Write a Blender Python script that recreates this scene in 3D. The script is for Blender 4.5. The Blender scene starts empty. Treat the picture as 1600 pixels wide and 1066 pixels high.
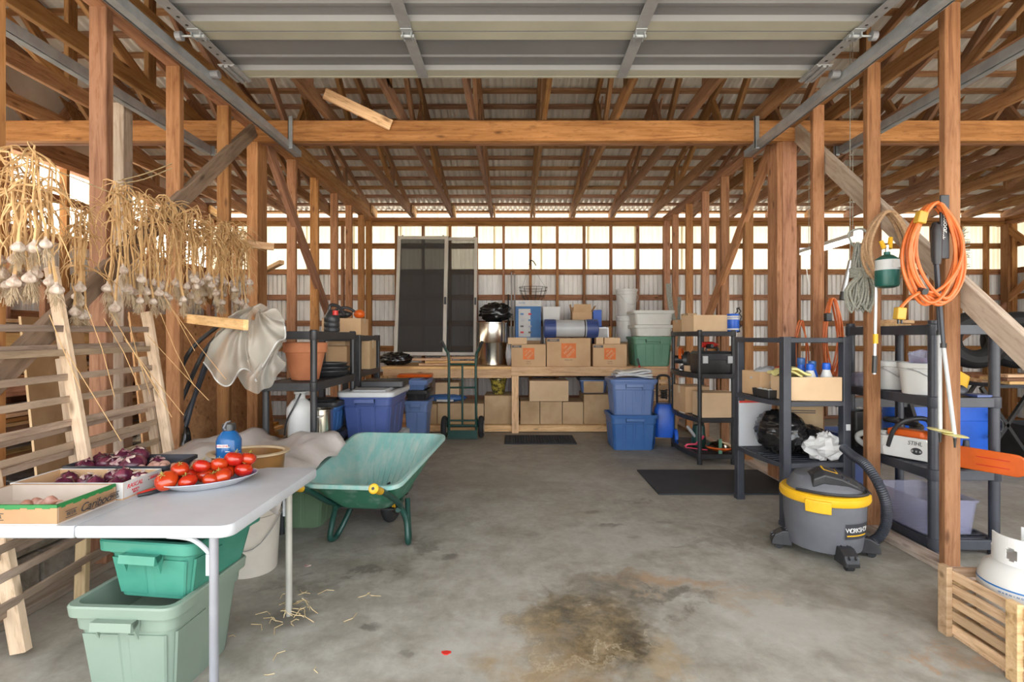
import bpy, math, random
from mathutils import Vector, Matrix, noise
random.seed(7)
SC = bpy.context.scene
C = SC.collection
R = math.radians
PI = math.pi

# ---------------------------------------------------------------- camera, sky, sun, exposure
F, CX, CY, CH = 800.0, 805.0, 527.0, 1.23     # focal length in pixels of the 1600x1066 frame, vanishing point, eye height
cd = bpy.data.cameras.new('camera'); cam = bpy.data.objects.new('camera', cd); C.objects.link(cam)
cam.location = (0, 0, CH); cam.rotation_euler = (PI/2, 0, 0)
cd.sensor_width = 36; cd.lens = 36*F/1600; cd.shift_x = (800-CX)/1600; cd.shift_y = (CY-533)/1600
cd.clip_start = 0.05; cd.clip_end = 300
SC.camera = cam

world = bpy.data.worlds.new('sky'); SC.world = world; world.use_nodes = True
bg = world.node_tree.nodes['Background']; bg.inputs[0].default_value = (0.90, 0.95, 1.0, 1); bg.inputs[1].default_value = 1.0
sd = bpy.data.lights.new('sun', 'SUN'); sun = bpy.data.objects.new('sun', sd); C.objects.link(sun)
sd.energy = 5.0; sd.angle = R(1.5); sd.color = (1.0, 0.92, 0.80)
sun.location = (-6, -8, 14)
sun.rotation_euler = Vector((0.62, 0.25, -0.74)).to_track_quat('-Z', 'Y').to_euler()
SC.view_settings.view_transform = 'Standard'; SC.view_settings.look = 'None'; SC.view_settings.gamma = 1
SC.view_settings.use_curve_mapping = False
SC.view_settings.exposure = 2.5
SC.cycles.use_denoising = True
SC.cycles.max_bounces = 10; SC.cycles.diffuse_bounces = 6; SC.cycles.transparent_max_bounces = 12
SC.cycles.caustics_reflective = False; SC.cycles.caustics_refractive = False

def at(px, py, Y): return Vector(((px-CX)*Y/F, Y, CH-(py-CY)*Y/F))
def xat(px, Y): return (px-CX)*Y/F
def zat(py, Y): return CH-(py-CY)*Y/F

# ---------------------------------------------------------------- materials
def _nt(name):
    m = bpy.data.materials.new(name); m.use_nodes = True
    nt = m.node_tree
    return m, nt, nt.nodes['Principled BSDF']
def N(nt, t, **kw):
    n = nt.nodes.new(t)
    for k, v in kw.items(): setattr(n, k, v)
    return n
def mixc(nt, fac, a, b, blend='MIX'):
    n = N(nt, 'ShaderNodeMix', data_type='RGBA', blend_type=blend)
    for sock, val in ((n.inputs[0], fac), (n.inputs[6], a), (n.inputs[7], b)):
        if isinstance(val, bpy.types.NodeSocket): nt.links.new(val, sock)
        elif isinstance(val, (int, float)): sock.default_value = val
        else: sock.default_value = (*val[:3], 1)
    return n.outputs[2]
def math_(nt, op, a, b=0.0, clamp=False):
    n = N(nt, 'ShaderNodeMath', operation=op); n.use_clamp = clamp
    for sock, val in ((n.inputs[0], a), (n.inputs[1], b)):
        if isinstance(val, bpy.types.NodeSocket): nt.links.new(val, sock)
        else: sock.default_value = val
    return n.outputs[0]
def ramp(nt, fac, stops):
    n = N(nt, 'ShaderNodeValToRGB'); e = n.color_ramp.elements
    while len(e) < len(stops): e.new(0.5)
    for el, (p, c) in zip(e, stops):
        el.position = p; el.color = (*c[:3], 1) if not isinstance(c, (int, float)) else (c, c, c, 1)
    nt.links.new(fac, n.inputs[0]); return n.outputs[0]
def nois(nt, vec, scale, detail=4, rough=0.55, dist=0.0):
    n = N(nt, 'ShaderNodeTexNoise'); n.inputs['Scale'].default_value = scale; n.inputs['Detail'].default_value = detail
    n.inputs['Roughness'].default_value = rough; n.inputs['Distortion'].default_value = dist
    if vec is not None: nt.links.new(vec, n.inputs['Vector'])
    return n.outputs['Fac']
def objco(nt, scale=(1, 1, 1), rnd=0.0):
    tc = N(nt, 'ShaderNodeTexCoord'); mp = N(nt, 'ShaderNodeMapping'); mp.inputs['Scale'].default_value = scale
    nt.links.new(tc.outputs['Object'], mp.inputs['Vector'])
    if rnd:
        oi = N(nt, 'ShaderNodeObjectInfo'); s = math_(nt, 'MULTIPLY', oi.outputs['Random'], rnd)
        cb = N(nt, 'ShaderNodeCombineXYZ')
        for k in range(3): nt.links.new(s, cb.inputs[k])
        nt.links.new(cb.outputs[0], mp.inputs['Location'])
    return mp.outputs[0]
def bump(nt, bs, h, strength, dist=0.01):
    b = N(nt, 'ShaderNodeBump'); b.inputs['Strength'].default_value = strength; b.inputs['Distance'].default_value = dist
    nt.links.new(h, b.inputs['Height']); nt.links.new(b.outputs[0], bs.inputs['Normal'])
def M(name, col, rough=0.5, metal=0.0, col2=None, scale=6, bmp=0.0, bscale=60, spec=None, sss=0, trans=0.0, alpha=1.0, sc=(1, 1, 1), lo=0.4, hi=0.65, coat=0):
    m, nt, bs = _nt(name)
    bs.inputs['Roughness'].default_value = rough; bs.inputs['Metallic'].default_value = metal
    if spec is not None: bs.inputs['Specular IOR Level'].default_value = spec
    if trans: bs.inputs['Transmission Weight'].default_value = trans
    if alpha < 1: bs.inputs['Alpha'].default_value = alpha
    if coat: bs.inputs['Coat Weight'].default_value = coat
    v = objco(nt, sc, 20)
    if col2 is None: col2 = tuple(c*0.82 for c in col)
    f = nois(nt, v, scale, 5, 0.6)
    nt.links.new(ramp(nt, f, ((lo, col), (hi, col2))), bs.inputs['Base Color'])
    if bmp: bump(nt, bs, nois(nt, v, bscale, 4), bmp)
    return m
def wood(name, a, b, dark, rough=0.7, grain=1.0, blotch=None):
    """Sawn lumber whose long axis is the object's own X axis; each piece differs through Object Info."""
    m, nt, bs = _nt(name)
    bs.inputs['Roughness'].default_value = rough; bs.inputs['Specular IOR Level'].default_value = 0.25
    v = objco(nt, (1.1, 16, 16), 37)
    f = nois(nt, v, 1.6*grain, 6, 0.62, 0.9)
    col = ramp(nt, f, ((0.28, dark), (0.45, a), (0.68, b)))
    v2 = objco(nt, (1, 1, 1), 53)
    oi = N(nt, 'ShaderNodeObjectInfo')
    br = math_(nt, 'MULTIPLY_ADD', oi.outputs['Random'], 0.5); nt.nodes[-1].inputs[2].default_value = 0.76
    big = nois(nt, v2, 1.7, 3)
    br = math_(nt, 'MULTIPLY', br, math_(nt, 'ADD', math_(nt, 'MULTIPLY', big, 0.6), 0.7))
    hs = N(nt, 'ShaderNodeHueSaturation')
    nt.links.new(col, hs.inputs['Color']); nt.links.new(br, hs.inputs['Value'])
    rs = math_(nt, 'FRACT', math_(nt, 'MULTIPLY', oi.outputs['Random'], 17.3))
    nt.links.new(math_(nt, 'ADD', math_(nt, 'MULTIPLY', rs, 0.22), 0.84), hs.inputs['Saturation'])
    nt.links.new(math_(nt, 'ADD', math_(nt, 'MULTIPLY', rs, 0.016), 0.492), hs.inputs['Hue'])
    sp = nois(nt, objco(nt, (9, 45, 45), 11), 1.0, 3, .7)
    spk = mixc(nt, ramp(nt, sp, ((.52, 0.0), (.72, .55))), hs.outputs['Color'], dark)
    vo = N(nt, 'ShaderNodeTexVoronoi'); vo.inputs['Scale'].default_value = 1.0
    nt.links.new(objco(nt, (3.2, 9, 9), 91), vo.inputs['Vector'])
    kn = ramp(nt, vo.outputs['Distance'], ((0.05, 1.0), (0.16, 0.0)))
    c2 = mixc(nt, math_(nt, 'MULTIPLY', kn, 0.75), spk, tuple(c*0.45 for c in dark))
    if blotch:
        c2 = mixc(nt, ramp(nt, nois(nt, v2, 5, 5, .7), ((.5, 0.0), (.68, .8))), c2, blotch)
    nt.links.new(c2, bs.inputs['Base Color'])
    bump(nt, bs, f, 0.25, 0.004)
    return m
W = {}
W['stud'] = wood('fir_stud', (.30, .128, .047), (.405, .19, .079), (.165, .06, .021))
W['truss'] = wood('truss_lumber', (.31, .152, .068), (.41, .225, .108), (.165, .07, .03))
W['grey'] = wood('weathered_board', (.37, .29, .225), (.46, .37, .29), (.24, .17, .12))
W['dusk'] = wood('dusky_board', (.22, .145, .09), (.30, .205, .13), (.13, .08, .045))
W['pale'] = wood('pale_pine', (.64, .385, .18), (.76, .50, .26), (.42, .21, .085))
W['slat'] = wood('trellis_lath', (.34, .245, .175), (.45, .335, .24), (.20, .135, .09))
W['stile'] = wood('trellis_stile', (.54, .39, .235), (.66, .50, .32), (.34, .22, .12))
W['crate'] = wood('crate_pine', (.50, .32, .17), (.62, .42, .245), (.30, .17, .075))
W['ply'] = wood('plywood', (.52, .255, .07), (.66, .35, .11), (.34, .15, .04), grain=.5)
W['ends'] = wood('stock_board', (.66, .40, .17), (.80, .52, .24), (.42, .22, .08))

M_steel = M('galvanised_sheet', (.90, .875, .83), .42, .0, col2=(.78, .755, .71), scale=2.5, sc=(6, 1, 1))
M_roof = M('roof_sheet_underside', (.84, .81, .76), .5, .08, col2=(.66, .63, .58), scale=1.6, sc=(4, 1, 1))
M_track = M('galvanised_track', (.36, .38, .40), .4, .35, col2=(.27, .29, .31), scale=8)
M_door = M('door_grey', (.185, .186, .196), .5, .05, col2=(.155, .155, .165), scale=1.2)
M_stile = M('door_stile_grey', (.30, .30, .31), .4, .2, col2=(.24, .24, .25), scale=10)
M_rail = M('door_rail_cream', (.36, .345, .285), .5, .0, col2=(.31, .30, .25), scale=2)
M_card = M('cardboard', (.60, .395, .225), .85, 0, col2=(.53, .335, .185), scale=3, bmp=.05, spec=.2)
M_card2 = M('old_cardboard', (.57, .40, .235), .85, 0, col2=(.42, .28, .15), scale=2.5, bmp=.15, bscale=12, spec=.2)
M_card3 = M('light_cardboard', (.70, .50, .31), .85, 0, col2=(.62, .43, .26), scale=3, spec=.2)
M_tape = M('packing_tape', (.78, .64, .45), .25, 0)
M_black = M('black_plastic', (.020, .020, .022), .42, 0, col2=(.032, .032, .034), scale=9)
M_slate = M('slate_plastic', (.030, .033, .043), .45, 0, col2=(.045, .049, .062), scale=7)
M_bag = M('black_bag_film', (.012, .012, .013), .18, 0, bmp=.6, bscale=16, coat=.3)
M_rubber = M('rubber', (.02, .02, .021), .75, 0, bmp=.2)
M_white = M('white_plastic', (.66, .66, .64), .38, 0, col2=(.60, .59, .57), scale=4)
M_offw = M('cream_plastic', (.62, .57, .49), .4, 0, col2=(.54, .49, .42), scale=4)
M_table = M('table_white', (.47, .485, .51), .45, 0, col2=(.385, .40, .425), scale=3.5, bmp=.02, bscale=300, lo=.42, hi=.72)
M_leg = M('table_leg_grey', (.27, .275, .30), .4, .2)
M_legb = M('cream_leg', (.40, .385, .34), .4, .1)
M_teal = M('teal_tote_plastic', (.03, .185, .13), .4, 0, col2=(.055, .235, .17), scale=5)
M_sage = M('sage_tote_plastic', (.205, .268, .215), .45, 0, col2=(.185, .245, .195), scale=4)
M_sage2 = M('moss_tote_plastic', (.15, .24, .14), .45, 0, col2=(.13, .21, .12), scale=4)
M_fgreen = M('forest_tote_plastic', (.10, .24, .155), .45, 0, col2=(.13, .28, .18), scale=4)
M_blue = M('blue_tote_plastic', (.035, .115, .32), .4, 0, col2=(.05, .14, .35), scale=4)
M_blue2 = M('slate_blue_plastic', (.115, .185, .38), .42, 0, col2=(.13, .20, .40), scale=4)
M_navy = M('navy_tote_plastic', (.045, .075, .22), .42, 0, col2=(.06, .09, .25), scale=4)
M_bblue = M('bright_blue', (.015, .115, .60), .4, 0)
M_lid = M('grey_lid_plastic', (.52, .53, .53), .4, 0, col2=(.46, .47, .48), scale=4)
M_greyt = M('pale_grey_tote', (.66, .65, .60), .45, 0, col2=(.60, .59, .55), scale=4)
M_terra = M('terracotta', (.56, .21, .095), .75, 0, col2=(.48, .17, .075), scale=7, bmp=.08)
M_bgreen = M('barrow_green', (.035, .17, .105), .45, 0, col2=(.20, .31, .24), scale=14, lo=.52, hi=.72)
M_bin = M('barrow_bowl_dusty', (.20, .41, .375), .7, 0, col2=(.36, .46, .41), scale=6, sc=(3, 1, 1), lo=.40, hi=.68, bmp=.1, bscale=40)
M_dgreen = M('dark_green_paint', (.009, .050, .038), .35, .05, col2=(.016, .062, .048), scale=20)
M_yel = M('yellow_plastic', (.74, .42, .012), .4, 0, col2=(.68, .36, .012), scale=8)
M_plug = M('plug_yellow', (.52, .30, .035), .45, 0, col2=(.46, .25, .03))
M_pyel = M('pale_yellow_plastic', (.80, .72, .30), .4, 0)
M_vac = M('vacuum_grey', (.10, .103, .115), .5, 0, col2=(.125, .128, .142), scale=5)
M_chrome = M('brushed_chrome', (.72, .68, .60), .18, 1.0, col2=(.60, .55, .46), scale=3, sc=(4, 4, .6))
M_alu = M('aluminium', (.66, .66, .67), .35, .8)
M_orange = M('orange_cord', (.58, .125, .022), .45, 0, col2=(.66, .17, .04), scale=20)
M_oranp = M('orange_plastic', (.66, .11, .010), .38, 0)
M_red = M('red_plastic', (.60, .03, .02), .4, 0)
M_pink = M('pink_plastic', (.80, .08, .16), .4, 0)
M_grope = M('grey_rope', (.24, .25, .22), .9, 0, col2=(.38, .37, .31), scale=90, bmp=.5, bscale=250)
M_trope = M('tan_rope', (.46, .29, .16), .9, 0, col2=(.34, .20, .11), scale=90, bmp=.5, bscale=250)
M_propg = M('green_canister', (.01, .105, .085), .35, .1)
M_ptank = M('white_enamel', (.58, .57, .54), .4, 0, col2=(.48, .44, .38), scale=6, lo=.5, hi=.75)
M_stripe = M('blue_print', (.03, .16, .42), .4)
M_ink = M('black_ink', (.03, .03, .035), .6)
M_hd = M('orange_print', (.78, .20, .05), .7)
M_dtag = M('dark_print', (.13, .12, .12), .7)
M_rprint = M('red_print', (.62, .03, .04), .6)
M_cblue = M('carton_blue', (.008, .12, .34), .5)
M_wbox = M('white_card', (.62, .61, .59), .6)
M_boxin = M('pale_card_inside', (.56, .48, .41), .8, 0, col2=(.48, .40, .33), scale=3)
M_beer = M('kraft_beer_tray', (.36, .215, .108), .75, 0, col2=(.30, .175, .085), scale=5, bmp=.05)
M_green = M('green_card_edge', (.012, .17, .04), .6)
M_sheet = M('plastic_sheet', (.47, .43, .405), .35, 0, col2=(.39, .35, .32), scale=4, bmp=.5, bscale=14)
M_cloth = M('grey_towel', (.60, .61, .64), .9, 0, col2=(.50, .51, .55), scale=30, bmp=.2)
M_tyre = M_rubber
M_drop = M('dark_metal', (.06, .06, .06), .4, .6)
M_conc = M('concrete_block', (.40, .37, .32), .95, 0, col2=(.27, .245, .205), scale=14, bmp=.7, bscale=70, spec=.1)
M_mat = M('black_mat', (.03, .032, .035), .85, 0, bmp=.4, bscale=120)
M_lawn = M('outside_ground', (.56, .53, .47), .95, 0, col2=(.48, .45, .39), scale=.6)
M_straw = M('dry_straw', (.66, .53, .30), .9, 0, col2=(.48, .35, .18), scale=20)
M_stalk = M('dry_garlic_stalk', (.62, .40, .19), .85, 0, col2=(.44, .25, .10), scale=9)
M_bulb = M('garlic_skin', (.60, .51, .43), .6, 0, col2=(.36, .25, .19), scale=45, lo=.42, hi=.66)
M_root = M('garlic_roots', (.50, .39, .26), .9, 0, col2=(.36, .26, .16), scale=30)
M_onion = M('red_onion_skin', (.075, .010, .030), .25, 0, col2=(.22, .045, .075), scale=6, sc=(5, 5, 1), lo=.48, hi=.68)
M_onion2 = M('onion_husk', (.60, .49, .42), .6, 0, col2=(.30, .12, .15), scale=9, sc=(4, 4, 1))
M_shal = M('shallot_skin', (.40, .17, .11), .45, 0, col2=(.52, .33, .28), scale=7, sc=(3, 3, 1))
M_tom = M('tomato_skin', (.38, .010, .005), .16, 0, col2=(.44, .045, .006), scale=9, coat=.3)
M_stem = M('tomato_stem', (.36, .30, .06), .7)
M_plate = M('white_china', (.62, .62, .64), .2, 0, coat=.3)
M_lila = M('lilac_glaze', (.34, .26, .58), .2, 0)
M_brown = M('brown_enamel', (.22, .105, .028), .3, 0, col2=(.17, .075, .02), scale=5)
M_rim = M('beige_enamel', (.50, .38, .24), .35)
M_glazed = M('glazed_pot', (.05, .045, .02), .15, 0, col2=(.52, .40, .06), scale=22, coat=.5)
M_toolred = M_red

def film(name, col, opac, rough=.3):
    """thin see-through sheet (screen, netting, clear bin)"""
    m, nt, bs = _nt(name)
    bs.inputs['Base Color'].default_value = (*col, 1); bs.inputs['Roughness'].default_value = rough; bs.inputs['Alpha'].default_value = opac
    return m
M_screen = film('insect_screen', (.045, .04, .036), .80, .7)
M_screen2 = film('thin_screen', (.05, .045, .04), .55, .7)
M_clear = film('clear_plastic', (.34, .34, .48), .42, .2)
M_net = film('white_netting', (.58, .54, .47), .46, .8)
M_bottle = film('blue_clear_bottle', (.008, .10, .30), .80, .12)
M_wrap = film('bubble_wrap', (.75, .77, .80), .6, .15)

def translucent(name, col):
    m, nt, bs = _nt(name)
    v = objco(nt, (14, 1, 1), 9)
    c = ramp(nt, nois(nt, v, 1.5, 4), ((.3, tuple(x*.78 for x in col)), (.6, col)))
    t = N(nt, 'ShaderNodeBsdfTranslucent'); d = N(nt, 'ShaderNodeBsdfDiffuse'); mx = N(nt, 'ShaderNodeMixShader')
    nt.links.new(c, t.inputs[0]); nt.links.new(c, d.inputs[0]); mx.inputs[0].default_value = .3
    nt.links.new(t.outputs[0], mx.inputs[1]); nt.links.new(d.outputs[0], mx.inputs[2])
    nt.links.new(mx.outputs[0], nt.nodes['Material Output'].inputs[0])
    return m
M_trans = translucent('fibreglass_sheet', (.55, .495, .375)); M_trans2 = translucent('sunlit_fibreglass_sheet', (.85, .81, .72))  # second is the same sheet, paler: sun on the left wall put into its colour
m, nt, bs = _nt('lamp_tube'); bs.inputs['Emission Color'].default_value = (1, .97, .9, 1); bs.inputs['Emission Strength'].default_value = 3.5
M_lamp = m

def concrete():
    m, nt, bs = _nt('concrete_floor')
    tc = N(nt, 'ShaderNodeTexCoord'); P = tc.outputs['Object']
    sx = N(nt, 'ShaderNodeSeparateXYZ'); nt.links.new(P, sx.inputs[0])
    n1 = nois(nt, P, 1.3, 6, .62, .3); n2 = nois(nt, P, 6, 6, .65, .4); n3 = nois(nt, P, 26, 5, .7)
    col = ramp(nt, n1, ((.36, (.185, .17, .135)), (.5, (.29, .277, .242)), (.62, (.395, .39, .365))))
    col = mixc(nt, .55, col, ramp(nt, n2, ((.36, (.17, .157, .127)), (.5, (.30, .287, .25)), (.64, (.42, .415, .39)))))
    col = mixc(nt, .25, col, ramp(nt, n3, ((.3, (.20, .19, .165)), (.7, (.48, .47, .445)))))
    wx = math_(nt, 'ADD', sx.outputs[0], math_(nt, 'MULTIPLY', math_(nt, 'SUBTRACT', nois(nt, P, 3.5, 6, .65), .5), 1.0))
    wy = math_(nt, 'ADD', sx.outputs[1], math_(nt, 'MULTIPLY', math_(nt, 'SUBTRACT', nois(nt, P, 4.1, 6, .65, .5), .5), 1.0))
    fx = math_(nt, 'ADD', sx.outputs[0], math_(nt, 'MULTIPLY', math_(nt, 'SUBTRACT', nois(nt, P, 12, 4), .5), .12))
    fy = math_(nt, 'ADD', sx.outputs[1], math_(nt, 'MULTIPLY', math_(nt, 'SUBTRACT', nois(nt, P, 13, 4), .5), .12))
    def blob(x, y, rx, ry, soft=.4, fine=False):
        a, b = (fx, fy) if fine else (wx, wy)
        dx = math_(nt, 'DIVIDE', math_(nt, 'SUBTRACT', a, x), rx); dy = math_(nt, 'DIVIDE', math_(nt, 'SUBTRACT', b, y), ry)
        d = math_(nt, 'SQRT', math_(nt, 'ADD', math_(nt, 'MULTIPLY', dx, dx), math_(nt, 'MULTIPLY', dy, dy)))
        return ramp(nt, d, ((1-soft, 1.0), (1.0, 0.0)))
    # oil and rust stains
    n5 = nois(nt, P, 7, 8, .72, .15)
    br = ramp(nt, n5, ((.36, (.055, .044, .028)), (.5, (.14, .105, .058)), (.64, (.28, .22, .135))))
    dk = ramp(nt, n5, ((.38, (.07, .062, .047)), (.62, (.20, .178, .138))))
    big = lambda x, y, rx, ry, f, c, soft=.7: mixc(nt, math_(nt, 'MULTIPLY', blob(x, y, rx, ry, soft), f), col, c)
    for x, y, rx, ry, f, c in ((.32, 2.02, .32, .44, 1.0, br), (.26, 2.30, .38, .22, .8, br), (.74, 2.58, .42, .12, .55, (.36, .20, .085)), (.45, 2.5, .28, .2, .6, dk),
                               (.62, 2.40, .36, .11, .75, dk), (.12, 1.9, .22, .3, .5, (.33, .23, .12)), (.56, 1.95, .14, .2, .5, (.36, .26, .14)), (1.62, 1.98, .20, .05, .5, (.40, .22, .11)), (1.05, 2.42, .3, .08, .35, (.36, .25, .14)),
                               (-.75, 2.75, .32, .22, .45, dk), (-.6, 3.1, .3, .25, .35, dk), (1.45, 2.5, .35, .2, .35, dk), (.3, 3.6, .6, .2, .25, (.28, .25, .19)), (-.3, 4.4, .8, .4, .25, (.26, .23, .18)), (.9, 4.6, .6, .3, .2, (.26, .23, .18)), (-1.1, 2.1, .25, .3, .3, dk), (1.55, 3.1, .3, .25, .4, dk), (1.2, 3.3, .35, .12, .3, dk)):
        col = big(x, y, rx, ry, f, c)
    vo = N(nt, 'ShaderNodeTexVoronoi', feature='DISTANCE_TO_EDGE'); vo.inputs['Scale'].default_value = 2.6
    cmb = N(nt, 'ShaderNodeCombineXYZ'); nt.links.new(wx, cmb.inputs[0]); nt.links.new(wy, cmb.inputs[1]); nt.links.new(cmb.outputs[0], vo.inputs['Vector'])
    vein = math_(nt, 'MULTIPLY', math_(nt, 'MULTIPLY', ramp(nt, vo.outputs['Distance'], ((.0, .7), (.035, 0.0))), blob(.36, 2.1, .4, .5, .4)), ramp(nt, n1, ((.45, 0.0), (.55, 1.0))))
    col = mixc(nt, vein, col, (.46, .41, .30))
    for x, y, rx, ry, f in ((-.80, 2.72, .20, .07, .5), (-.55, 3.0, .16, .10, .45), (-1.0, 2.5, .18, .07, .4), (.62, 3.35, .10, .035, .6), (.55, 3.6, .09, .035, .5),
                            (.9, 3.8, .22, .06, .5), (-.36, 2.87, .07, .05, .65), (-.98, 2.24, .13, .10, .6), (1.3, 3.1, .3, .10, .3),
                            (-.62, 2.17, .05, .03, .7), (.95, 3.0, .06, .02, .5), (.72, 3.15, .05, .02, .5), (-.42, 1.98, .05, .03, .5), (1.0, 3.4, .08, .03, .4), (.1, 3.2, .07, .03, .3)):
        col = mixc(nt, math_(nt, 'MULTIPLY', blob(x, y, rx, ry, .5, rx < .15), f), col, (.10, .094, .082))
    for x, y, rx, ry, f in ((.55, 3.1, .6, .3, .35), (1.2, 2.2, .5, .3, .5), (-.2, 2.0, .3, .3, .4), (-.1, 2.6, .4, .3, .25), (.1, 4.6, .9, .3, .15)):
        col = mixc(nt, math_(nt, 'MULTIPLY', blob(x, y, rx, ry, .8), f), col, (.44, .435, .415))
    col = mixc(nt, 1.0, col, (1.01, .985, .935), 'MULTIPLY')
    nt.links.new(col, bs.inputs['Base Color'])
    nt.links.new(ramp(nt, n2, ((.3, .5), (.7, .78))), bs.inputs['Roughness'])
    bump(nt, bs, math_(nt, 'ADD', n3, math_(nt, 'MULTIPLY', n2, .6)), .12, .01)
    return m
M_floor = concrete()

# ---------------------------------------------------------------- mesh helpers
class MB:
    def __init__(s): s.v = []; s.f = []; s.m = []; s.mi = 0; s.M = None
    def add(s, vs, fs):
        o = len(s.v)
        s.v += [tuple(s.M @ Vector(v)) for v in vs] if s.M else [tuple(v) for v in vs]
        s.f += [tuple(i+o for i in f) for f in fs]; s.m += [s.mi]*len(fs); return s
    def box(s, x0, x1, y0, y1, z0, z1):
        return s.add([(x0, y0, z0), (x1, y0, z0), (x1, y1, z0), (x0, y1, z0), (x0, y0, z1), (x1, y0, z1), (x1, y1, z1), (x0, y1, z1)],
                     [(3, 2, 1, 0), (4, 5, 6, 7), (0, 1, 5, 4), (1, 2, 6, 5), (2, 3, 7, 6), (3, 0, 4, 7)])
    def bar(s, p, q, w, t, up=(0, 0, 1)):
        p = Vector(p); q = Vector(q); d = (q-p).normalized(); up = Vector(up)
        if abs(d.dot(up)) > .98: up = Vector((0, 1, 0))
        a = d.cross(up).normalized()*(w/2); b = a.cross(d).normalized()*(t/2)
        return s.add([p-a-b, p+a-b, p+a+b, p-a+b, q-a-b, q+a-b, q+a+b, q-a+b], [(0, 1, 2, 3), (7, 6, 5, 4), (1, 0, 4, 5), (2, 1, 5, 6), (3, 2, 6, 7), (0, 3, 7, 4)])
    def tube(s, pts, r, n=8, closed=False, caps=True):
        pts = [Vector(p) for p in pts]; k = len(pts); rs = r if isinstance(r, (list, tuple)) else [r]*k
        rings = []; prev = None
        for i, p in enumerate(pts):
            a = pts[(i-1) % k] if (closed or i > 0) else p
            b = pts[(i+1) % k] if (closed or i < k-1) else p
            d = (b-a)
            d = d.normalized() if d.length > 1e-9 else Vector((0, 0, 1))
            if prev is None:
                ref = Vector((0, 0, 1)) if abs(d.z) < .9 else Vector((1, 0, 0)); u = d.cross(ref).normalized()
            else:
                u = prev-d*prev.dot(d); u = u.normalized() if u.length > 1e-6 else d.orthogonal().normalized()
            prev = u; w = d.cross(u)
            rings.append([p+(u*math.cos(2*PI*j/n)+w*math.sin(2*PI*j/n))*rs[i] for j in range(n)])
        return s.loft(rings, caps and not closed, caps and not closed, closed)
    def loft(s, rings, c0=True, c1=True, closed=False):
        n = len(rings[0]); k = len(rings); vs = [p for r in rings for p in r]; fs = []
        for i in range(k if closed else k-1):
            a, b = i*n, ((i+1) % k)*n
            for j in range(n): fs.append((a+j, a+(j+1) % n, b+(j+1) % n, b+j))
        if c0: fs.append(tuple(reversed(range(n))))
        if c1: fs.append(tuple((k-1)*n+j for j in range(n)))
        return s.add(vs, fs)
    def lathe(s, prof, n=24, c=(0, 0), c0=True, c1=True):
        return s.loft([[(c[0]+r*math.cos(2*PI*j/n), c[1]+r*math.sin(2*PI*j/n), z) for j in range(n)] for r, z in prof], c0, c1)
    def prism(s, poly, z0, z1):
        return s.loft([[(x, y, z0) for x, y in poly], [(x, y, z1) for x, y in poly]])
    def build(s, name, mats, parent=None, smooth=False, loc=None, rot=None, bevel=0.0, mod=None):
        me = bpy.data.meshes.new(name); me.from_pydata(s.v, [], s.f)
        mats = mats if isinstance(mats, (list, tuple)) else [mats]
        for mm in mats: me.materials.append(mm)
        if len(mats) > 1: me.polygons.foreach_set('material_index', s.m)
        if smooth:
            me.polygons.foreach_set('use_smooth', [True]*len(me.polygons)); me.set_sharp_from_angle(angle=R(38))
        me.update()
        o = bpy.data.objects.new(name, me); C.objects.link(o)
        if parent is not None: o.parent = parent
        if loc is not None: o.location = loc
        if rot is not None: o.rotation_euler = rot
        if bevel:
            b = o.modifiers.new('bevel', 'BEVEL'); b.width = bevel; b.segments = 2; b.limit_method = 'ANGLE'
        return o
def rr(w, d, r, z, cx=0., cy=0., n=4):
    out = []; r = min(r, w/2*.99, d/2*.99)
    for qx, qy, a0 in ((1, -1, -90), (1, 1, 0), (-1, 1, 90), (-1, -1, 180)):
        for i in range(n+1):
            a = R(a0+90*i/n); out.append((cx+qx*(w/2-r)+r*math.cos(a), cy+qy*(d/2-r)+r*math.sin(a), z))
    return out
def spline(pts, k=6, closed=False):
    """Catmull-Rom through the points"""
    P = [Vector(p) for p in pts]; n = len(P); out = []
    for i in range(n if closed else n-1):
        g = (lambda j: P[j % n]) if closed else (lambda j: P[max(0, min(n-1, j))])
        a, b, c, d = g(i-1), g(i), g(i+1), g(i+2)
        for t in range(k):
            t /= k; out.append(.5*((2*b)+(c-a)*t+(2*a-5*b+4*c-d)*t*t+(3*b-a-3*c+d)*t**3))
    if not closed: out.append(P[-1])
    return out
_boards = {}
def board(name, p, q, w, t, mat, parent=None, up=(0, 0, 1), mesh=None):
    """A sawn board from p to q (its local X is its length), w wide sideways and t thick along up. Equal boards share mesh data."""
    p = Vector(p); q = Vector(q); L = (q-p).length; d = (q-p).normalized(); u = Vector(up)
    if abs(d.dot(u)) > .98: u = Vector((0, 1, 0))
    y = u.cross(d).normalized(); z = d.cross(y)
    key = (round(L, 2), round(w, 3), round(t, 3), mat.name, name)
    me = _boards.get(key)
    if me is None:
        c = min(.004, t*.1, w*.1); L2, a, b = L/2, w/2, t/2
        mb = MB()
        mb.loft([[(x, s_*(a-(c if e else 0)), v_*(b-(0 if e else c))) for s_, v_, e in ((-1, -1, 1), (1, -1, 1), (1, -1, 0), (1, 1, 0), (1, 1, 1), (-1, 1, 1), (-1, 1, 0), (-1, -1, 0))] for x in (-L2, L2)])
        me = bpy.data.meshes.new(name); me.from_pydata(mb.v, [], mb.f); me.materials.append(mat); me.update(); _boards[key] = me
    o = bpy.data.objects.new(name, me); C.objects.link(o)
    Mx = Matrix((( d.x, y.x, z.x, 0), (d.y, y.y, z.y, 0), (d.z, y.z, z.z, 0), (0, 0, 0, 1))); Mx.translation = (p+q)/2
    if parent is not None: o.parent = parent
    o.matrix_basis = Mx
    return o
def tag(o, label, cat, group=None):
    o['label'] = label; o['category'] = cat
    if group: o['group'] = group
    return o
def struct(o): o['kind'] = 'structure'; return o
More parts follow.
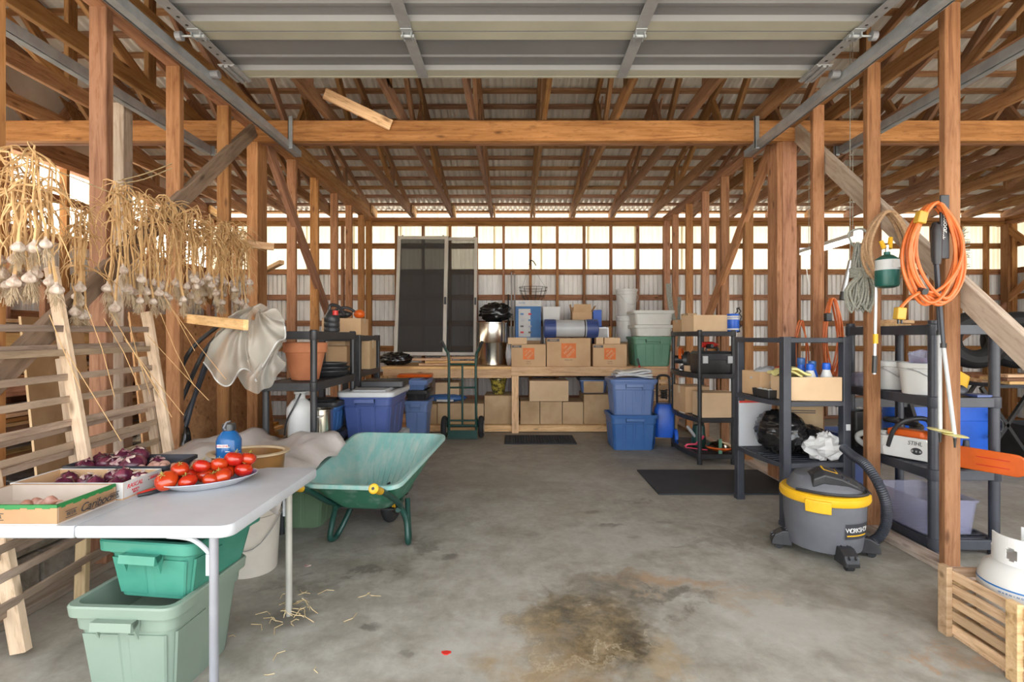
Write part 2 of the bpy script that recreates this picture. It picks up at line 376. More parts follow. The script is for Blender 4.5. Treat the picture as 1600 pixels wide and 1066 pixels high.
def stuff(o): o['kind'] = 'stuff'; return o
def thing(name, label, cat, loc=(0, 0, 0), rotz=0.0, group=None, rot=None):
    o = bpy.data.objects.new(name, None); C.objects.link(o); o.empty_display_size = .1
    o.location = loc; o.rotation_euler = rot if rot is not None else (0, 0, rotz)
    return tag(o, label, cat, group)
def dup(root, loc, rot=(0, 0, 0), label=None, group=None, scale=None):
    r = root.copy(); C.objects.link(r); r.location = loc; r.rotation_euler = rot
    if scale: r.scale = (scale,)*3
    if label: r['label'] = label
    if group: r['group'] = group
    for ch in list(root.children):
        c = ch.copy(); C.objects.link(c); c.parent = r
        for g in ch.children:
            d = g.copy(); C.objects.link(d); d.parent = c
    return r
def text(s, size, mat, parent, loc, rot, name='lettering', shear=0, align='CENTER', ext=.0006):
    cu = bpy.data.curves.new(name, 'FONT'); cu.body = s; cu.size = size; cu.align_x = align; cu.align_y = 'CENTER'; cu.extrude = ext; cu.shear = shear; cu.space_line = .85
    tmp = bpy.data.objects.new('tmp', cu); me = bpy.data.meshes.new_from_object(tmp); bpy.data.objects.remove(tmp); bpy.data.curves.remove(cu)
    me.materials.clear(); me.materials.append(mat); me.name = name
    o = bpy.data.objects.new(name, me); C.objects.link(o)
    if parent is not None: o.parent = parent
    o.location = loc; o.rotation_euler = rot
    return o
FRONT = (PI/2, 0, 0)            # text standing on a face that looks towards -Y
def rib_sheet(width, length, pitch, depth):
    """sheet of wide flats parted by narrow deep grooves; flats face local -Z"""
    xs = []; k = int(round(width/pitch))
    for i in range(k):
        for t, z in ((0, 0), (.60, 0), (.68, 1), (.90, 1), (.98, 0)): xs.append((-width/2+(i+t)*width/k, z*depth))
    xs.append((width/2, 0)); vs = [p for x, z in xs for p in ((x, 0, z), (x, length, z))]
    return vs, [(2*i, 2*i+2, 2*i+3, 2*i+1) for i in range(len(xs)-1)]
def wave_sheet(width, length, pitch, amp, seg=8):
    """corrugated sheet: ridges run along local Y, centred on X, Y from 0 to length"""
    k = max(2, int(round(width/pitch*seg))); vs = []; fs = []
    for i in range(k+1):
        x = -width/2+width*i/k; z = amp*math.sin(2*PI*(x+width/2)/pitch); vs += [(x, 0, z), (x, length, z)]
    for i in range(k): a = 2*i; fs.append((a, a+2, a+3, a+1))
    return vs, fs

# ================================================================ THE BUILDING
XL, XR, YB, YF = -4.64, 7.5, 7.84, .25          # outer walls; the open front stands just ahead of the camera
PL, PR = -2.15, 2.23                            # faces of the two open stud partitions
g = struct(MB().box(-40, 40, -40, 40, -.5, -.12).build('ground', M_lawn))
fl = struct(MB().box(XL-.1, XR+.1, YF-3.5, YB+.1, -.12, 0).build('floor', M_floor))

# ---- roof: sheets on purlins on trusses
SL = .25
def roofz(y): return 3.13+SL*(7.9-y) if y > 3.9 else 3.13+SL*(7.9-3.9)-SL*(3.9-y)
ce = struct(MB().box(XL-.2, XR+.2, 3.82, 3.98, roofz(3.9)+.05, roofz(3.9)+.06).build('ceiling', M_roof))
ang = math.atan(SL)
for side in (0, 1):
    L = 4.35/math.cos(ang)
    vs, fs = wave_sheet(.72, L, .076, .015)
    me = bpy.data.meshes.new('roof_sheet'); me.from_pydata(vs, [], fs); me.polygons.foreach_set('use_smooth', [True]*len(fs)); me.materials.append(M_roof); me.update()
    n = int((XR-XL+.6)/.70)+1
    for i in range(n):
        o = bpy.data.objects.new('roof_sheet', me); C.objects.link(o); o.parent = ce
        x = XL-.1+.35+.70*i
        if side == 0: o.location = (x, 3.9, roofz(3.9)+.054+.003*(i % 2)); o.rotation_euler = (-ang, 0, 0)
        else: o.location = (x, 3.9, roofz(3.9)+.054+.003*(i % 2)); o.rotation_euler = (-ang, 0, PI)
py_ = [7.88-.232*k for k in range(17)]+[3.5-.6*k for k in range(6)]
for y in py_:
    z = roofz(y)+.02
    board('purlin', (XL-.2, y, z), (XR+.2, y, z), .055, .03, W['truss'], ce, up=(0, SL if y > 3.9 else -SL, 1))
tx = [.245+.605*k for k in range(-8, 13)]
random.seed(3)
for x in tx:
    tr = board('roof_truss', (x, .1, 3.05+.06), (x, 7.9, 3.05+.06), .038, .12, W['truss'], ce)
    inv = tr.matrix_basis.inverted()
    def web(a, b, w=.038, t=.085, nm='web'):
        o = board(nm, inv @ Vector((x, *a)), inv @ Vector((x, *b)), w, t, W['truss'], tr, up=inv.to_3x3() @ Vector((0, -(b[1]-a[1]), b[0]-a[0]))); return o
    web((7.9, roofz(7.9)-.045), (3.9, roofz(3.9)-.045), nm='top_chord')
    web((-.1, roofz(-.1)-.045), (3.9, roofz(3.9)-.045), nm='top_chord')
    for a, b in ((6.55, 6.55), (6.55, 5.35), (5.0, 5.35), (5.0, 3.95), (3.9, 3.9), (3.85, 2.6), (2.6, 2.6), (2.6, 1.4)):
        o = web((a, 3.13), (b, roofz(b)-.08))
    for yn in (5.35, 3.9):
        zz = roofz(yn)-.10; o = MB().loft([[(x+e, yn-.22, zz-.02), (x+e, yn+.22, zz-.10), (x+e, yn+.05, zz-.22), (x+e, yn-.06, zz-.20)] for e in (.020, .032)]).build('gusset_plate', W['truss'], tr); o.matrix_basis = inv
    # pale end block on the plate
    board('heel_block', inv @ Vector((x+.045, 7.62, 3.14)), inv @ Vector((x+.045, 7.86, 3.10)), .03, .12, W['pale'], tr)

# ---- cross beam and its loose lath
bm_ = struct(board('trim_1', (XL, 4.282, 2.947), (XR, 4.282, 2.947), .06, .17, W['stud']))
b2 = struct(board('trim_2', (XL, 4.352, 2.945), (XR, 4.352, 2.945), .05, .16, W['stud']))
tag(board('loose_lath', at(507, 146, 4.05)+Vector((0, .0, 0)), at(611, 196, 4.23), .03, .085, W['pale'], up=(0.3, 0, 1)), 'short pale board nailed slanting to the face of the cross beam', 'board')

# ---- partitions of studs
def stud_wall(name, X, sx, ys, ystart):
    xc = X+sx*.045
    root = struct(board(name, (xc, ystart, .02), (xc, 7.75, .02), .10, .04, W['grey']))
    inv = root.matrix_basis.inverted(); i3 = inv.to_3x3()
    def b(nm, p, q, w, t, mat=W['stud'], up=(0, 0, 1)):
        return board(nm, inv @ Vector(p), inv @ Vector(q), w, t, mat, root, up=i3 @ Vector(up))
    for y, d, w in ys:
        b('stud', (X+sx*w/2, y+d/2, .04), (X+sx*w/2, y+d/2, 2.97), w, d, up=(0, 1, 0))
    for seg in ((YF, 4.27), (4.39, 7.75)):
        b('top_plate', (xc, seg[0], 2.99), (xc, seg[1], 2.99), .092, .038)
        b('top_plate', (xc, seg[0], 3.03), (xc, seg[1], 3.03), .092, .038)
    return b
ys = [(2.69, .052, .092), (3.28, .045, .09), (3.84, .042, .09), (4.27, .17, .09), (5.01, .042, .088), (5.58, .042, .088), (6.19, .042, .088), (6.74, .042, .088), (7.28, .042, .088), (7.66, .05, .09)]
bl = stud_wall('wall_left', PL, -1, [(2.12, .045, .09), (1.5, .045, .09)]+ys, 1.2)
br_ = stud_wall('wall_right', PR, 1, [(1.5, .045, .09)]+[(2.655, .042, .082), (3.24, .045, .085), (3.83, .042, .085), (4.27, .17, .12), (4.97, .045, .085), (5.54, .042, .088), (6.11, .042, .088), (6.68, .042, .088), (7.25, .042, .088), (7.66, .05, .09)], 1.6)
bl('brace', (PL+.002, 4.2, 2.93), (PL+.002, 2.0, .95), .042, .10, W['dusk'], up=(0, .69, -.73))
br_('brace', (PR+.115, 4.40, 3.06), (PR+.115, 2.15, .98), .045, .12, W['grey'], up=(0, .69, -.73))
bl('post', (-2.78, 3.60, .04), (-2.78, 3.60, 2.86), .12, .09, W['grey'], up=(0, 1, 0))
for b, X, s in ((bl, PL, 1), (br_, PR, -1)):
    xo = X-s*.012
    b('brace', (xo, 4.42, 2.95), (xo, 6.1, 1.32), .05, .10, W['stud'], up=(0, .7, .7))
# doubled post pieces beside the beam
bl('post', (PL-.02, 4.355, .04), (PL-.02, 4.355, 2.86), .04, .165, up=(0, 1, 0))
br_('post', (PR-.022, 4.355, .04), (PR-.022, 4.355, 2.86), .044, .165, up=(0, 1, 0))

# ---- outer walls: studs, girts, steel below and a translucent band above
GZ = (.30, .66, 1.057, 1.44, 1.836, 2.225, 2.62)
def clad_wall(name, a, b, nrm, sp, off, skip=()):
    """wall from a to b (floor points); nrm points outwards"""
    a = Vector(a); b = Vector(b); n = Vector(nrm); d = (b-a).normalized(); L = (b-a).length
    root = struct(board(name, a-n*.08+Vector((0, 0, .02)), b-n*.08+Vector((0, 0, .02)), .09, .04, W['stud']))
    inv = root.matrix_basis.inverted(); i3 = inv.to_3x3()
    def bb(nm, p, q, w, t, up=(0, 0, 1)): board(nm, inv @ Vector(p), inv @ Vector(q), w, t, W['stud'], root, up=i3 @ Vector(up))
    for z in (2.945, 3.005): bb('top_plate', a-n*.085+Vector((0, 0, z)), b-n*.085+Vector((0, 0, z)), .10, .055)
    s = off
    while s < L:
        p = a+d*s-n*.09
        bb('stud', p+Vector((0, 0, .04)), p+Vector((0, 0, 2.92)), .038 if abs(d.x) > .5 else .08, .08 if abs(d.x) > .5 else .038, up=(0, 1, 0)); s += sp
    for z in GZ: bb('girt', a-n*.03+Vector((0, 0, z)), b-n*.03+Vector((0, 0, z)), .036, .082)
    w = .72; k = int(L/w)+1
    for nm, z0, z1, mt, pitch in (('steel_sheet', .0, 2.26, M_steel, .067), ('translucent_sheet', 2.22, 3.02, M_trans2 if n.x < -.5 else M_trans, .067)):
        vs, fs = rib_sheet(w+.03, z1-z0, pitch, .030) if nm[0] == 's' else wave_sheet(w+.03, z1-z0, pitch, .009)
        me = bpy.data.meshes.new(nm); me.from_pydata(vs, [], fs); me.polygons.foreach_set('use_smooth', [nm[0] != 's']*len(fs)); me.materials.append(mt); me.update()
        for i in range(k):
            o = bpy.data.objects.new(nm, me); C.objects.link(o); o.parent = root
            y = Vector((0, 0, 1)); z = n; x = y.cross(z)
            Mx = Matrix(((x.x, y.x, z.x, 0), (x.y, y.y, z.y, 0), (x.z, y.z, z.z, 0), (0, 0, 0, 1)))
            Mx.translation = a+d*(w*(i+.5))+n*(.012+.004*(i % 2)+(.012 if nm[0] == 't' else 0))+Vector((0, 0, z0))
            o.matrix_basis = inv @ Mx
    return bb
clad_wall('wall_back', (XL, YB, 0), (XR, YB, 0), (0, 1, 0), .4056, (-1.392-XL) % .4056)
clad_wall('wall_outer_left', (XL, YF+.3, 0), (XL, YB, 0), (-1, 0, 0), .61, .35)
bR = clad_wall('wall_outer_right', (XR, YF+.3, 0), (XR, YB, 0), (1, 0, 0), .61, .35)
for p, q in (((7.36, 7.7, 2.9), (7.36, 6.6, 1.9)), ((7.36, 7.7, 1.75), (7.36, 6.5, 2.75)), ((7.36, 7.7, 1.6), (7.36, 6.4, .5)), ((7.40, 7.66, 1.75), (6.3, 7.66, .95))):
    bR('brace', p, q, .04, .09, up=(0, 0, 1))
bR('post', (7.40, 7.68, .03), (7.40, 7.68, 2.92), .13, .13, up=(0, 1, 0))
# front: a header over the open bays, on posts
hd = struct(board('wall_front', (XL, YF, 2.99), (XR, YF, 2.99), .09, .12, W['stud']))
for x in (XL, -2.2, 2.28, XR):
    o = board('post', hd.matrix_basis.inverted() @ Vector((x, YF, .0)), hd.matrix_basis.inverted() @ Vector((x, YF, 2.93)), .14, .09, W['stud'], hd, up=hd.matrix_basis.inverted().to_3x3() @ Vector((0, 1, 0)))

# ---- low block wall under the left partition
lw = struct(MB().box(-2.50, -2.30, 1.3, 3.27, 0, .012).build('wall_low', M_conc))
random.seed(5)
for r_ in range(2):
    y = 1.3+(.2 if r_ else 0)
    while y < 3.2:
        o = MB().box(-.1, .1, .004, .386, .004, .186).build('concrete_block', M_conc, lw, bevel=.008)
        o.location = (-2.4+random.uniform(-.006, .006), y, .012+.19*r_); y += .395

# ---- overhead door, rolled up flat under the chords
dr = struct(MB().box(-1.74, 1.86, 3.205, 3.225, 2.862, 2.90).build('door_1', M_rail))
DZ = 2.872; DX0, DX1 = -1.745, 1.865
y1 = 3.22; secl = .485
for k in range(4):
    ya = y1-secl*(k+1)+.006; yb = y1-secl*k-.004
    # profile of one section seen from below (y measured back from its rear edge, drop below the skin)
    prof = [(0, .0), (0, -.038), (.085, -.038), (.095, -.012), (.17, -.012), (.178, -.02), (.20, -.02), (.21, -.012), (.36, -.012), (.368, -.02), (.378, -.012), (.395, -.012), (.405, -.038), (secl-.01, -.038), (secl-.01, 0)]
    pts = [(yb-a, DZ+.03+b) for a, b in prof]
    mb = MB(); n = len(pts)
    mb.add([(x, a, b) for x in (DX0, DX1) for a, b in pts], [(i, i+n, i+1+n, i+1) for i in range(n-1)]+[(n-1, 2*n-1, n, 0)])
    me_ = mb.build('door_section', [M_door, M_rail], dr)
    for i, p in enumerate(me_.data.polygons): p.material_index = 1 if i in (1, 12) else 0
    for xs, w in ((-.575, .062), (.665, .062), (DX0+.035, .06), (DX1-.035, .06)):
        mb = MB().box(xs-w/2, xs+w/2, ya+.01, yb-.005, DZ-.017, DZ-.009)
        mb.build('door_stile', M_stile, dr, bevel=.002)
        if abs(xs) > 1.2:
            mb = MB()
            for j in range(6): mb.lathe([(.008, DZ-.0185), (.008, DZ-.016)], 8, c=(xs, ya+.06+j*.07))
            mb.build('punched_hole', M_drop, dr)
    if k < 3:
        for xs in (-.575, .665, DX0+.05, DX1-.05):
            mb = MB().box(xs-.03, xs+.03, ya-.055, ya+.05, DZ-.024, DZ-.018)
            mb.tube([(xs-.035, ya-.004, DZ-.032), (xs+.035, ya-.004, DZ-.032)], .011, 10)
            mb.box(xs-.026, xs-.020, ya-.03, ya+.03, DZ-.045, DZ-.02).box(xs+.020, xs+.026, ya-.03, ya+.03, DZ-.045, DZ-.02)
            h = mb.build('hinge', M_track, dr, bevel=.002)
            if abs(xs) > 1.2:
                s = 1 if xs > 0 else -1
                MB().tube([(xs, ya-.004, DZ-.032), (xs+s*.10, ya-.004, DZ-.032)], .006, 8).build('roller_stem', M_track, dr)
                MB().tube([(xs+s*.085, ya-.004, DZ-.032), (xs+s*.115, ya-.004, DZ-.032)], .024, 14).build('roller', M_leg, dr)
for xs in (DX0+.02, DX1-.02):
    s = 1 if xs > 0 else -1
    mb = MB()
    for a in (-.032, 0, .032): mb.box(xs+a-.011, xs+a+.011, 3.05, 3.25, DZ-.034+abs(a)*.2, DZ-.018)
    mb.box(xs-.05, xs+.05, 3.05, 3.25, DZ-.02, DZ-.012)
    mb.build('corner_bracket', M_stile, dr, bevel=.003)
    MB().tube([(xs+s*.09, 3.14, DZ-.03), (xs+s*.14, 3.14, DZ-.03)], .024, 14).build('roller', M_leg, dr)
def track(name, X, s, y0, y1_, parent):
    pr = [(-.028, .0), (.028, .0), (.028, .012), (.022, .012), (.022, .004), (-.022, .004), (-.022, .05), (-.010, .058), (.012, .058), (.012, .064), (-.014, .064), (-.028, .052)]
    mb = MB(); mb.loft([[(X+a*s, y, 2.80+b) for a, b in pr] for y in (y0, y1_)])
    mb.box(X+s*.02, X+s*.032, y0, y1_, 2.80, 2.862)
    return mb.build(name, M_track, parent)
def hanger(x, y, parent, z0=2.79, z1=3.06, nm='track_hanger'):
    MB().box(x-.018, x+.018, y-.003, y+.003, z0, z1).box(x-.018, x-.013, y-.003, y+.03, z0, z1).build(nm, M_track, parent)
track('track', -1.89, -1, .5, 4.46, dr); track('track', 2.02, 1, .5, 4.46, dr)
hanger(-1.86, 4.235, dr); hanger(2.0, 4.235, dr)
d2 = struct(track('door_2', -2.63, 1, .5, 4.38, None)); hanger(-2.60, 4.40, d2, nm='track_hanger')
d3 = struct(track('door_3', 2.80, -1, .5, 4.38, None)); hanger(2.77, 4.40, d3, nm='track_hanger')

for X, s in ((XL, -1), (XR, 1)):
    nm = 'wall_outer_left' if s < 0 else 'wall_outer_right'
    par = bpy.data.objects[nm]
    mb = MB(); x = X+s*.03
    mb.add([(x, 7.9, 3.0), (x, 3.9, roofz(3.9)+.05), (x, YF-.3, roofz(YF-.3)+.05), (x, YF-.3, 3.0), (x, 7.9, roofz(7.9)+.05)], [(0, 4, 1, 2, 3)])
    o = mb.build('gable_sheet', M_roof, par); o.matrix_basis = par.matrix_basis.inverted()

# ================================================================ BUILDERS FOR THE THINGS
def tote(name, label, loc, rotz, w, d, h, mat, lid=None, taper=.84, ribs=3, group=None, cat='tote', lidname='lid', depth_in=None, rot=None, grip=True):
    """lidded or open storage tote, w along X, d along Y; the long or short sides carry moulded ribs, the X ends a grip"""
    t = thing(name, label, cat, loc, rotz, group, rot)
    mb = MB(); r = min(w, d)*.13
    def ring(f, z, e=0.0): return rr(w*f-.044+2*e, d*f-.044+2*e, r*.8, z)
    zs = h*.74; fs = taper+(1-taper)*.78
    ins = (depth_in if depth_in is not None else h*.92)
    rings = [ring(taper, 0), ring(taper, .004), ring(fs, zs), ring(fs, zs+.004, .008), ring(.985, h-.040, .008), ring(.985, h-.038, .022), ring(1, h-.006, .022), ring(1, h, .018), ring(1, h, .0), ring(1-(1-taper)*ins/h, h-ins, -.004)]
    mb.loft(rings)
    for k in range(ribs):
        for sgn in (-1, 1):
            u = -.5+(k+.5)/ribs
            for ax in (0, 1):
                hw = (w if ax == 0 else d)
                if ax == 1 and ribs < 3 and k: continue
                bw = hw*.72/ribs; c0 = u*hw*.86
                # a raised panel that follows the taper
                pl = []
                for f, z in ((taper, .012), (fs, zs-.012)):
                    off = ((d if ax == 0 else w)*f-.044)/2
                    q = []
                    for cc, oo in ((c0-bw/2, -.002), (c0+bw/2, -.002), (c0+bw/2-.006, .0035), (c0-bw/2+.006, .0035)):
                        cc *= f
                        q.append((cc, sgn*(off+oo), z) if ax == 0 else (sgn*(off+oo), cc, z))
                    pl.append(q)
                mb.loft(pl)
    mb.build('body', mat, t, smooth=True)
    if grip:
        for sgn in (-1, 1):
            g_ = MB(); gw = w*.36; y = sgn*(d/2+.004)
            g_.loft([[(x, y-sgn*.012, h-.038), (x, y+sgn*.020, h-.036), (x, y+sgn*.022, h-.064), (x, y+sgn*.012, h-.068), (x, y-sgn*.012, h-.052)] for x in (-gw/2, gw/2)])
            for x in (-gw/2, gw/2-.006): g_.loft([[(xx, y-sgn*.02, h-.036), (xx, y+sgn*.018, h-.036), (xx, y-sgn*.012, h-.105)] for xx in (x, x+.006)])
            g_.build('handle', mat, t)
    if lid:
        lb = MB()
        lb.loft([rr(w+.012, d+.012, r, h-.022), rr(w+.02, d+.02, r, h-.014), rr(w+.02, d+.02, r, h+.012), rr(w, d, r, h+.02), rr(w-.04, d-.04, r*.8, h+.02), rr(w-.06, d-.06, r*.8, h+.008), rr(w-.14, d-.14, r*.7, h+.008), rr(w-.16, d-.16, r*.7, h+.026)])
        lb.build(lidname, lid, t, smooth=True)
    return t
def bucket(name, label, loc, r0, r1, h, mat, lid=None, bail=True, group=None, cat='bucket', bands=1, bail_a=0.3):
    t = thing(name, label, cat, loc, 0, group)
    mb = MB(); pr = [(r0*.97, 0), (r0, .006)]
    for k in range(bands):
        z = h*(.80-.09*k); rz = r0+(r1-r0)*z/h; pr += [(rz, z-.008), (rz+.007, z-.006), (rz+.007, z), (rz, z+.002)] if k == 0 else []
    pr += [(r1, h-.03), (r1+.008, h-.028), (r1+.010, h), (r1-.002, h), (r0-.004, .015)]
    mb.lathe(pr, 28).build('body', mat, t, smooth=True)
    if lid: MB().lathe([(r1+.012, h-.012), (r1+.014, h+.008), (r1-.01, h+.012), (r1-.02, h+.004)], 28).build('lid', lid, t, smooth=True)
    if bail:
        z0 = h*.82; rz = r1+.012; pts = []
        for i in range(15):
            a = PI*i/14; x = rz*math.cos(a); s_ = math.sin(a)
            pts.append(Matrix.Rotation(bail_a, 3, 'Z') @ Vector((x, -rz*s_*.98-.002, z0-.42*h*s_*s_)))
        MB().tube(pts, .003, 6).build('bail_handle', M_alu, t, smooth=True)
    return t
def carton(name, label, loc, rotz, w, d, h, mat=None, open_=False, tape=True, flaps=(1, 1, 1, 1), group=None, inside=None, cat='box', flapang=115, rot=None):
    t = thing(name, label, cat, loc, rotz, group, rot); mat = mat or M_card; e = .004
    if not open_:
        mb = MB(); mb.box(-w/2, w/2, -d/2, d/2, 0, h-.004)
        mb.box(-w/2, w/2, -d/2, -.001, h-.004, h).box(-w/2, w/2, .001, d/2, h-.004, h)
        mb.build('carton', mat, t, bevel=.003)
        if tape:
            tb = MB().box(-w/2-.0006, w/2+.0006, -.024, .024, h-.0005, h+.0008)
            tb.box(-w/2-.0008, -w/2, -.024, .024, h*.72, h).box(w/2, w/2+.0008, -.024, .024, h*.72, h)
            tb.build('tape', M_tape, t)
    else:
        mb = MB(); mb.box(-w/2, w/2, -d/2, d/2, 0, e)
        mb.box(-w/2, w/2, -d/2, -d/2+e, e, h).box(-w/2, w/2, d/2-e, d/2, e, h).box(-w/2, -w/2+e, -d/2+e, d/2-e, e, h).box(w/2-e, w/2, -d/2+e, d/2-e, e, h)
        mb.build('carton', mat, t)
        L = min(w, d)*.48
        for k, on in enumerate(flaps):
            if not on: continue
            a = R(flapang+random.uniform(-18, 18)); c, s_ = math.cos(a)*L, math.sin(a)*L
            if k < 2:
                sg = -1 if k == 0 else 1; y = sg*d/2
                q = [(-w/2+.01, y, h), (w/2-.01, y, h), (w/2-.02, y-sg*c, h+s_), (-w/2+.02, y-sg*c, h+s_)]
            else:
                sg = -1 if k == 2 else 1; x = sg*w/2
                q = [(x, -d/2+.01, h), (x, d/2-.01, h), (x-sg*c, d/2-.02, h+s_), (x-sg*c, -d/2+.02, h+s_)]
            nrm = (Vector(q[1])-Vector(q[0])).cross(Vector(q[3])-Vector(q[0])).normalized()*e
            MB().loft([q, [tuple(Vector(p)+nrm) for p in q]]).build('flap', mat, t)
    return t
def rack(name, label, loc, rotz, w, d, levels, h, mat, tier=.05, post=.022, square=False, bow=0.0, group=None, slats=True, bowside=-1):
    """moulded plastic shelving unit: w along X, d along Y, each tier a lipped grid, posts at the corners"""
    t = thing(name, label, 'shelving unit', loc, rotz, group)
    def outline(g):
        x0, y0 = w/2-g, d/2-g
        p = [(x0, y0), (-x0, y0)] if bow else [(x0, y0), (-x0, y0), (-x0, -y0), (x0, -y0)]
        if bow:
            for i in range(1, 8):
                u = i/8; yy = y0-2*y0*u; xx = -x0*bowside*-1 if False else bowside*(x0+bow*math.sin(PI*u)); p.append((xx, yy))
            p += [(-x0, -y0), (x0, -y0)]
        return p
    for z in levels:
        mb = MB(); o = outline(0); i_ = outline(.022)
        ring = lambda pl, zz: [(x, y, zz) for x, y in pl]
        mb.loft([ring(i_, z-tier), ring(o, z-tier), ring(o, z), ring(i_, z)], False, False, True)
        if slats:
            k = int(d/.055)
            for j in range(1, k): yy = -d/2+d*j/k; mb.box(-w/2+.015, w/2-.015+ (bow*.9*math.sin(PI*j/k) if bow and bowside > 0 else 0), yy-.017, yy+.017, z-.012, z-.003)
            for xx in (-w*.17, w*.17): mb.box(xx-.012, xx+.012, -d/2+.02, d/2-.02, z-.035, z-.012)
        else: mb.prism([(x, y) for x, y in i_], z-.010, z-.003)
        mb.build('shelf', mat, t, bevel=.003)
    zs = [0]+list(levels)
    for sx in (-1, 1):
        for sy in (-1, 1):
            x, y = sx*(w/2-post*.9), sy*(d/2-post*.9); mb = MB()
            if square:
                mb.loft([rr(post*2, post*2, .006, z_, x, y, 2) for z_ in (0, h)])
                mb.box(x-post*1.05, x+post*1.05, y-post*1.05, y+post*1.05, 0, .03)
            else:
                mb.tube([(x, y, 0), (x, y, h)], post, 14)
                for z_ in levels: mb.lathe([(post+.004, z_-tier-.004), (post+.006, z_-tier), (post+.006, z_+.002), (post+.002, z_+.006)], 14, c=(x, y))
                mb.lathe([(post+.004, 0), (post+.004, .05)], 14, c=(x, y))
            mb.build('post', mat, t, smooth=not square)
    return t
def blob(name, mats, parent, r, loc=(0, 0, 0), n=(20, 28), amp=.25, sc=3.0, seed=0, ridg=True, flat=0.0, smooth=True, fold=1.0, hf=1.0):
    """crumpled closed shape: an ellipsoid with folded noise; flattened where it rests at local z = 0"""
    mb = MB(); rings = []; off = Vector((seed*7.1, seed*3.3, seed*1.7))
    for i in range(1, n[0]):
        th = PI*i/n[0]; ring = []
        for j in range(n[1]):
            ph = 2*PI*j/n[1]; d = Vector((math.sin(th)*math.cos(ph), math.sin(th)*math.sin(ph), -math.cos(th)))
            a = noise.fractal(d*sc+off, 1.0, 2.0, 4)
            e_ = Vector((d.x, d.y, d.z*fold))
            if ridg: a = (abs(noise.noise(e_*sc*1.4+off))*-1.7+.45)+hf*(.45*noise.noise(e_*sc*3.7+off)+.22*noise.noise(e_*sc*8+off))
            p = Vector((d.x*r[0], d.y*r[1], d.z*r[2]))*(1+amp*a); p.z += r[2]
            if p.z < flat: p.z = flat+ (p.z-flat)*.06
            ring.append(p)
        rings.append(ring)
    mb.loft(rings); o = mb.build(name, mats, parent, smooth=False)
    if smooth: o.data.polygons.foreach_set('use_smooth', [True]*len(o.data.polygons))
    zmin = min(v.co.z for v in o.data.vertices)
    o.location = (loc[0], loc[1], loc[2]-zmin); return o
def drape(name, mat, parent, w, d, fn, nx=26, ny=20, th=.004):
    """sheet on a grid, height from fn(u, v), thin solid"""
    top = [[Vector((w*(i/nx-.5), d*(j/ny-.5), 0))+fn(i/nx, j/ny) for i in range(nx+1)] for j in range(ny+1)]
    vs = [p for r_ in top for p in r_]; k = nx+1
    fs = [(j*k+i, j*k+i+1, (j+1)*k+i+1, (j+1)*k+i) for j in range(ny) for i in range(nx)]
    mb = MB().add(vs, fs); o = mb.build(name, mat, parent); o.data.polygons.foreach_set('use_smooth', [True]*len(fs))
    s = o.modifiers.new('solid', 'SOLIDIFY'); s.thickness = th; s.offset = 1
    return o

# ================================================================ FOLDING TABLE AND WHAT STANDS ON IT
TZ = .61
TX0, TX1, TY0, TY1 = -1.985, -.935, 1.675, 2.44
def rrc(w, d, rs, z, cx):
    out = []
    for (qx, qy, a0), q in zip(((1, -1, -90), (1, 1, 0), (-1, 1, 90), (-1, -1, 180)), rs):
        for i in range(6): a = R(a0+18*i); out.append((cx+qx*(w/2-q)+q*math.cos(a), qy*(d/2-q)+q*math.sin(a), z))
    return out
t = thing('folding_table', 'white fold-in-half plastic table with grey legs carrying tomatoes and onions', 'table', ((TX0+TX1)/2, (TY0+TY1)/2, 0))
for x0, x1 in ((TX0, -1.4465), (-1.4435, TX1)):
    mb = MB(); w, d = x1-x0, TY1-TY0; cx = (x0+x1)/2-(TX0+TX1)/2
    rs = (.006, .006, .04, .04) if x0 == TX0 else (.04, .04, .006, .006)
    mb.loft([rrc(w-.004, d-.012, rs, TZ-.040, cx), rrc(w, d, rs, TZ-.032, cx), rrc(w, d, rs, TZ-.006, cx), rrc(w-.004, d-.010, rs, TZ, cx)])
    mb.build('tabletop', M_table, t, smooth=True)
lx = -1.0-(TX0+TX1)/2
for y, mt in ((1.70, M_leg), (2.262, M_legb)):
    yy = y-(TY0+TY1)/2
    MB().tube([(lx, yy, .03), (lx, yy, TZ-.03)], .0145, 14).lathe([(.012, 0), (.013, .03)], 12, c=(lx, yy)).build('leg', mt, t, smooth=True)
    MB().tube([(lx, yy, 0), (lx, yy, .045)], .012, 12).build('foot', M_drop, t, smooth=True)
    if y < 2: MB().tube([(lx-.93, yy, .0), (lx-.93, yy, TZ-.03)], .0145, 12).build('leg', mt, t, smooth=True)
    MB().tube(spline([(lx-.16, yy+.01, TZ-.045), (lx-.08, yy+.01, TZ-.055), (lx-.025, yy+.008, TZ-.095), (lx-.012, yy, TZ-.12)], 5), .008, 8).build('brace', M_table, t, smooth=True)
    MB().box(lx-.024, lx-.012, yy-.006, yy+.006, TZ-.17, TZ-.10).build('latch', M_table, t)
MB().tube([(lx, 1.70-2.0575, TZ-.05), (lx, 2.262-2.0575, TZ-.05)], .010, 10).build('cross_tube', M_leg, t)
bx = -2.0
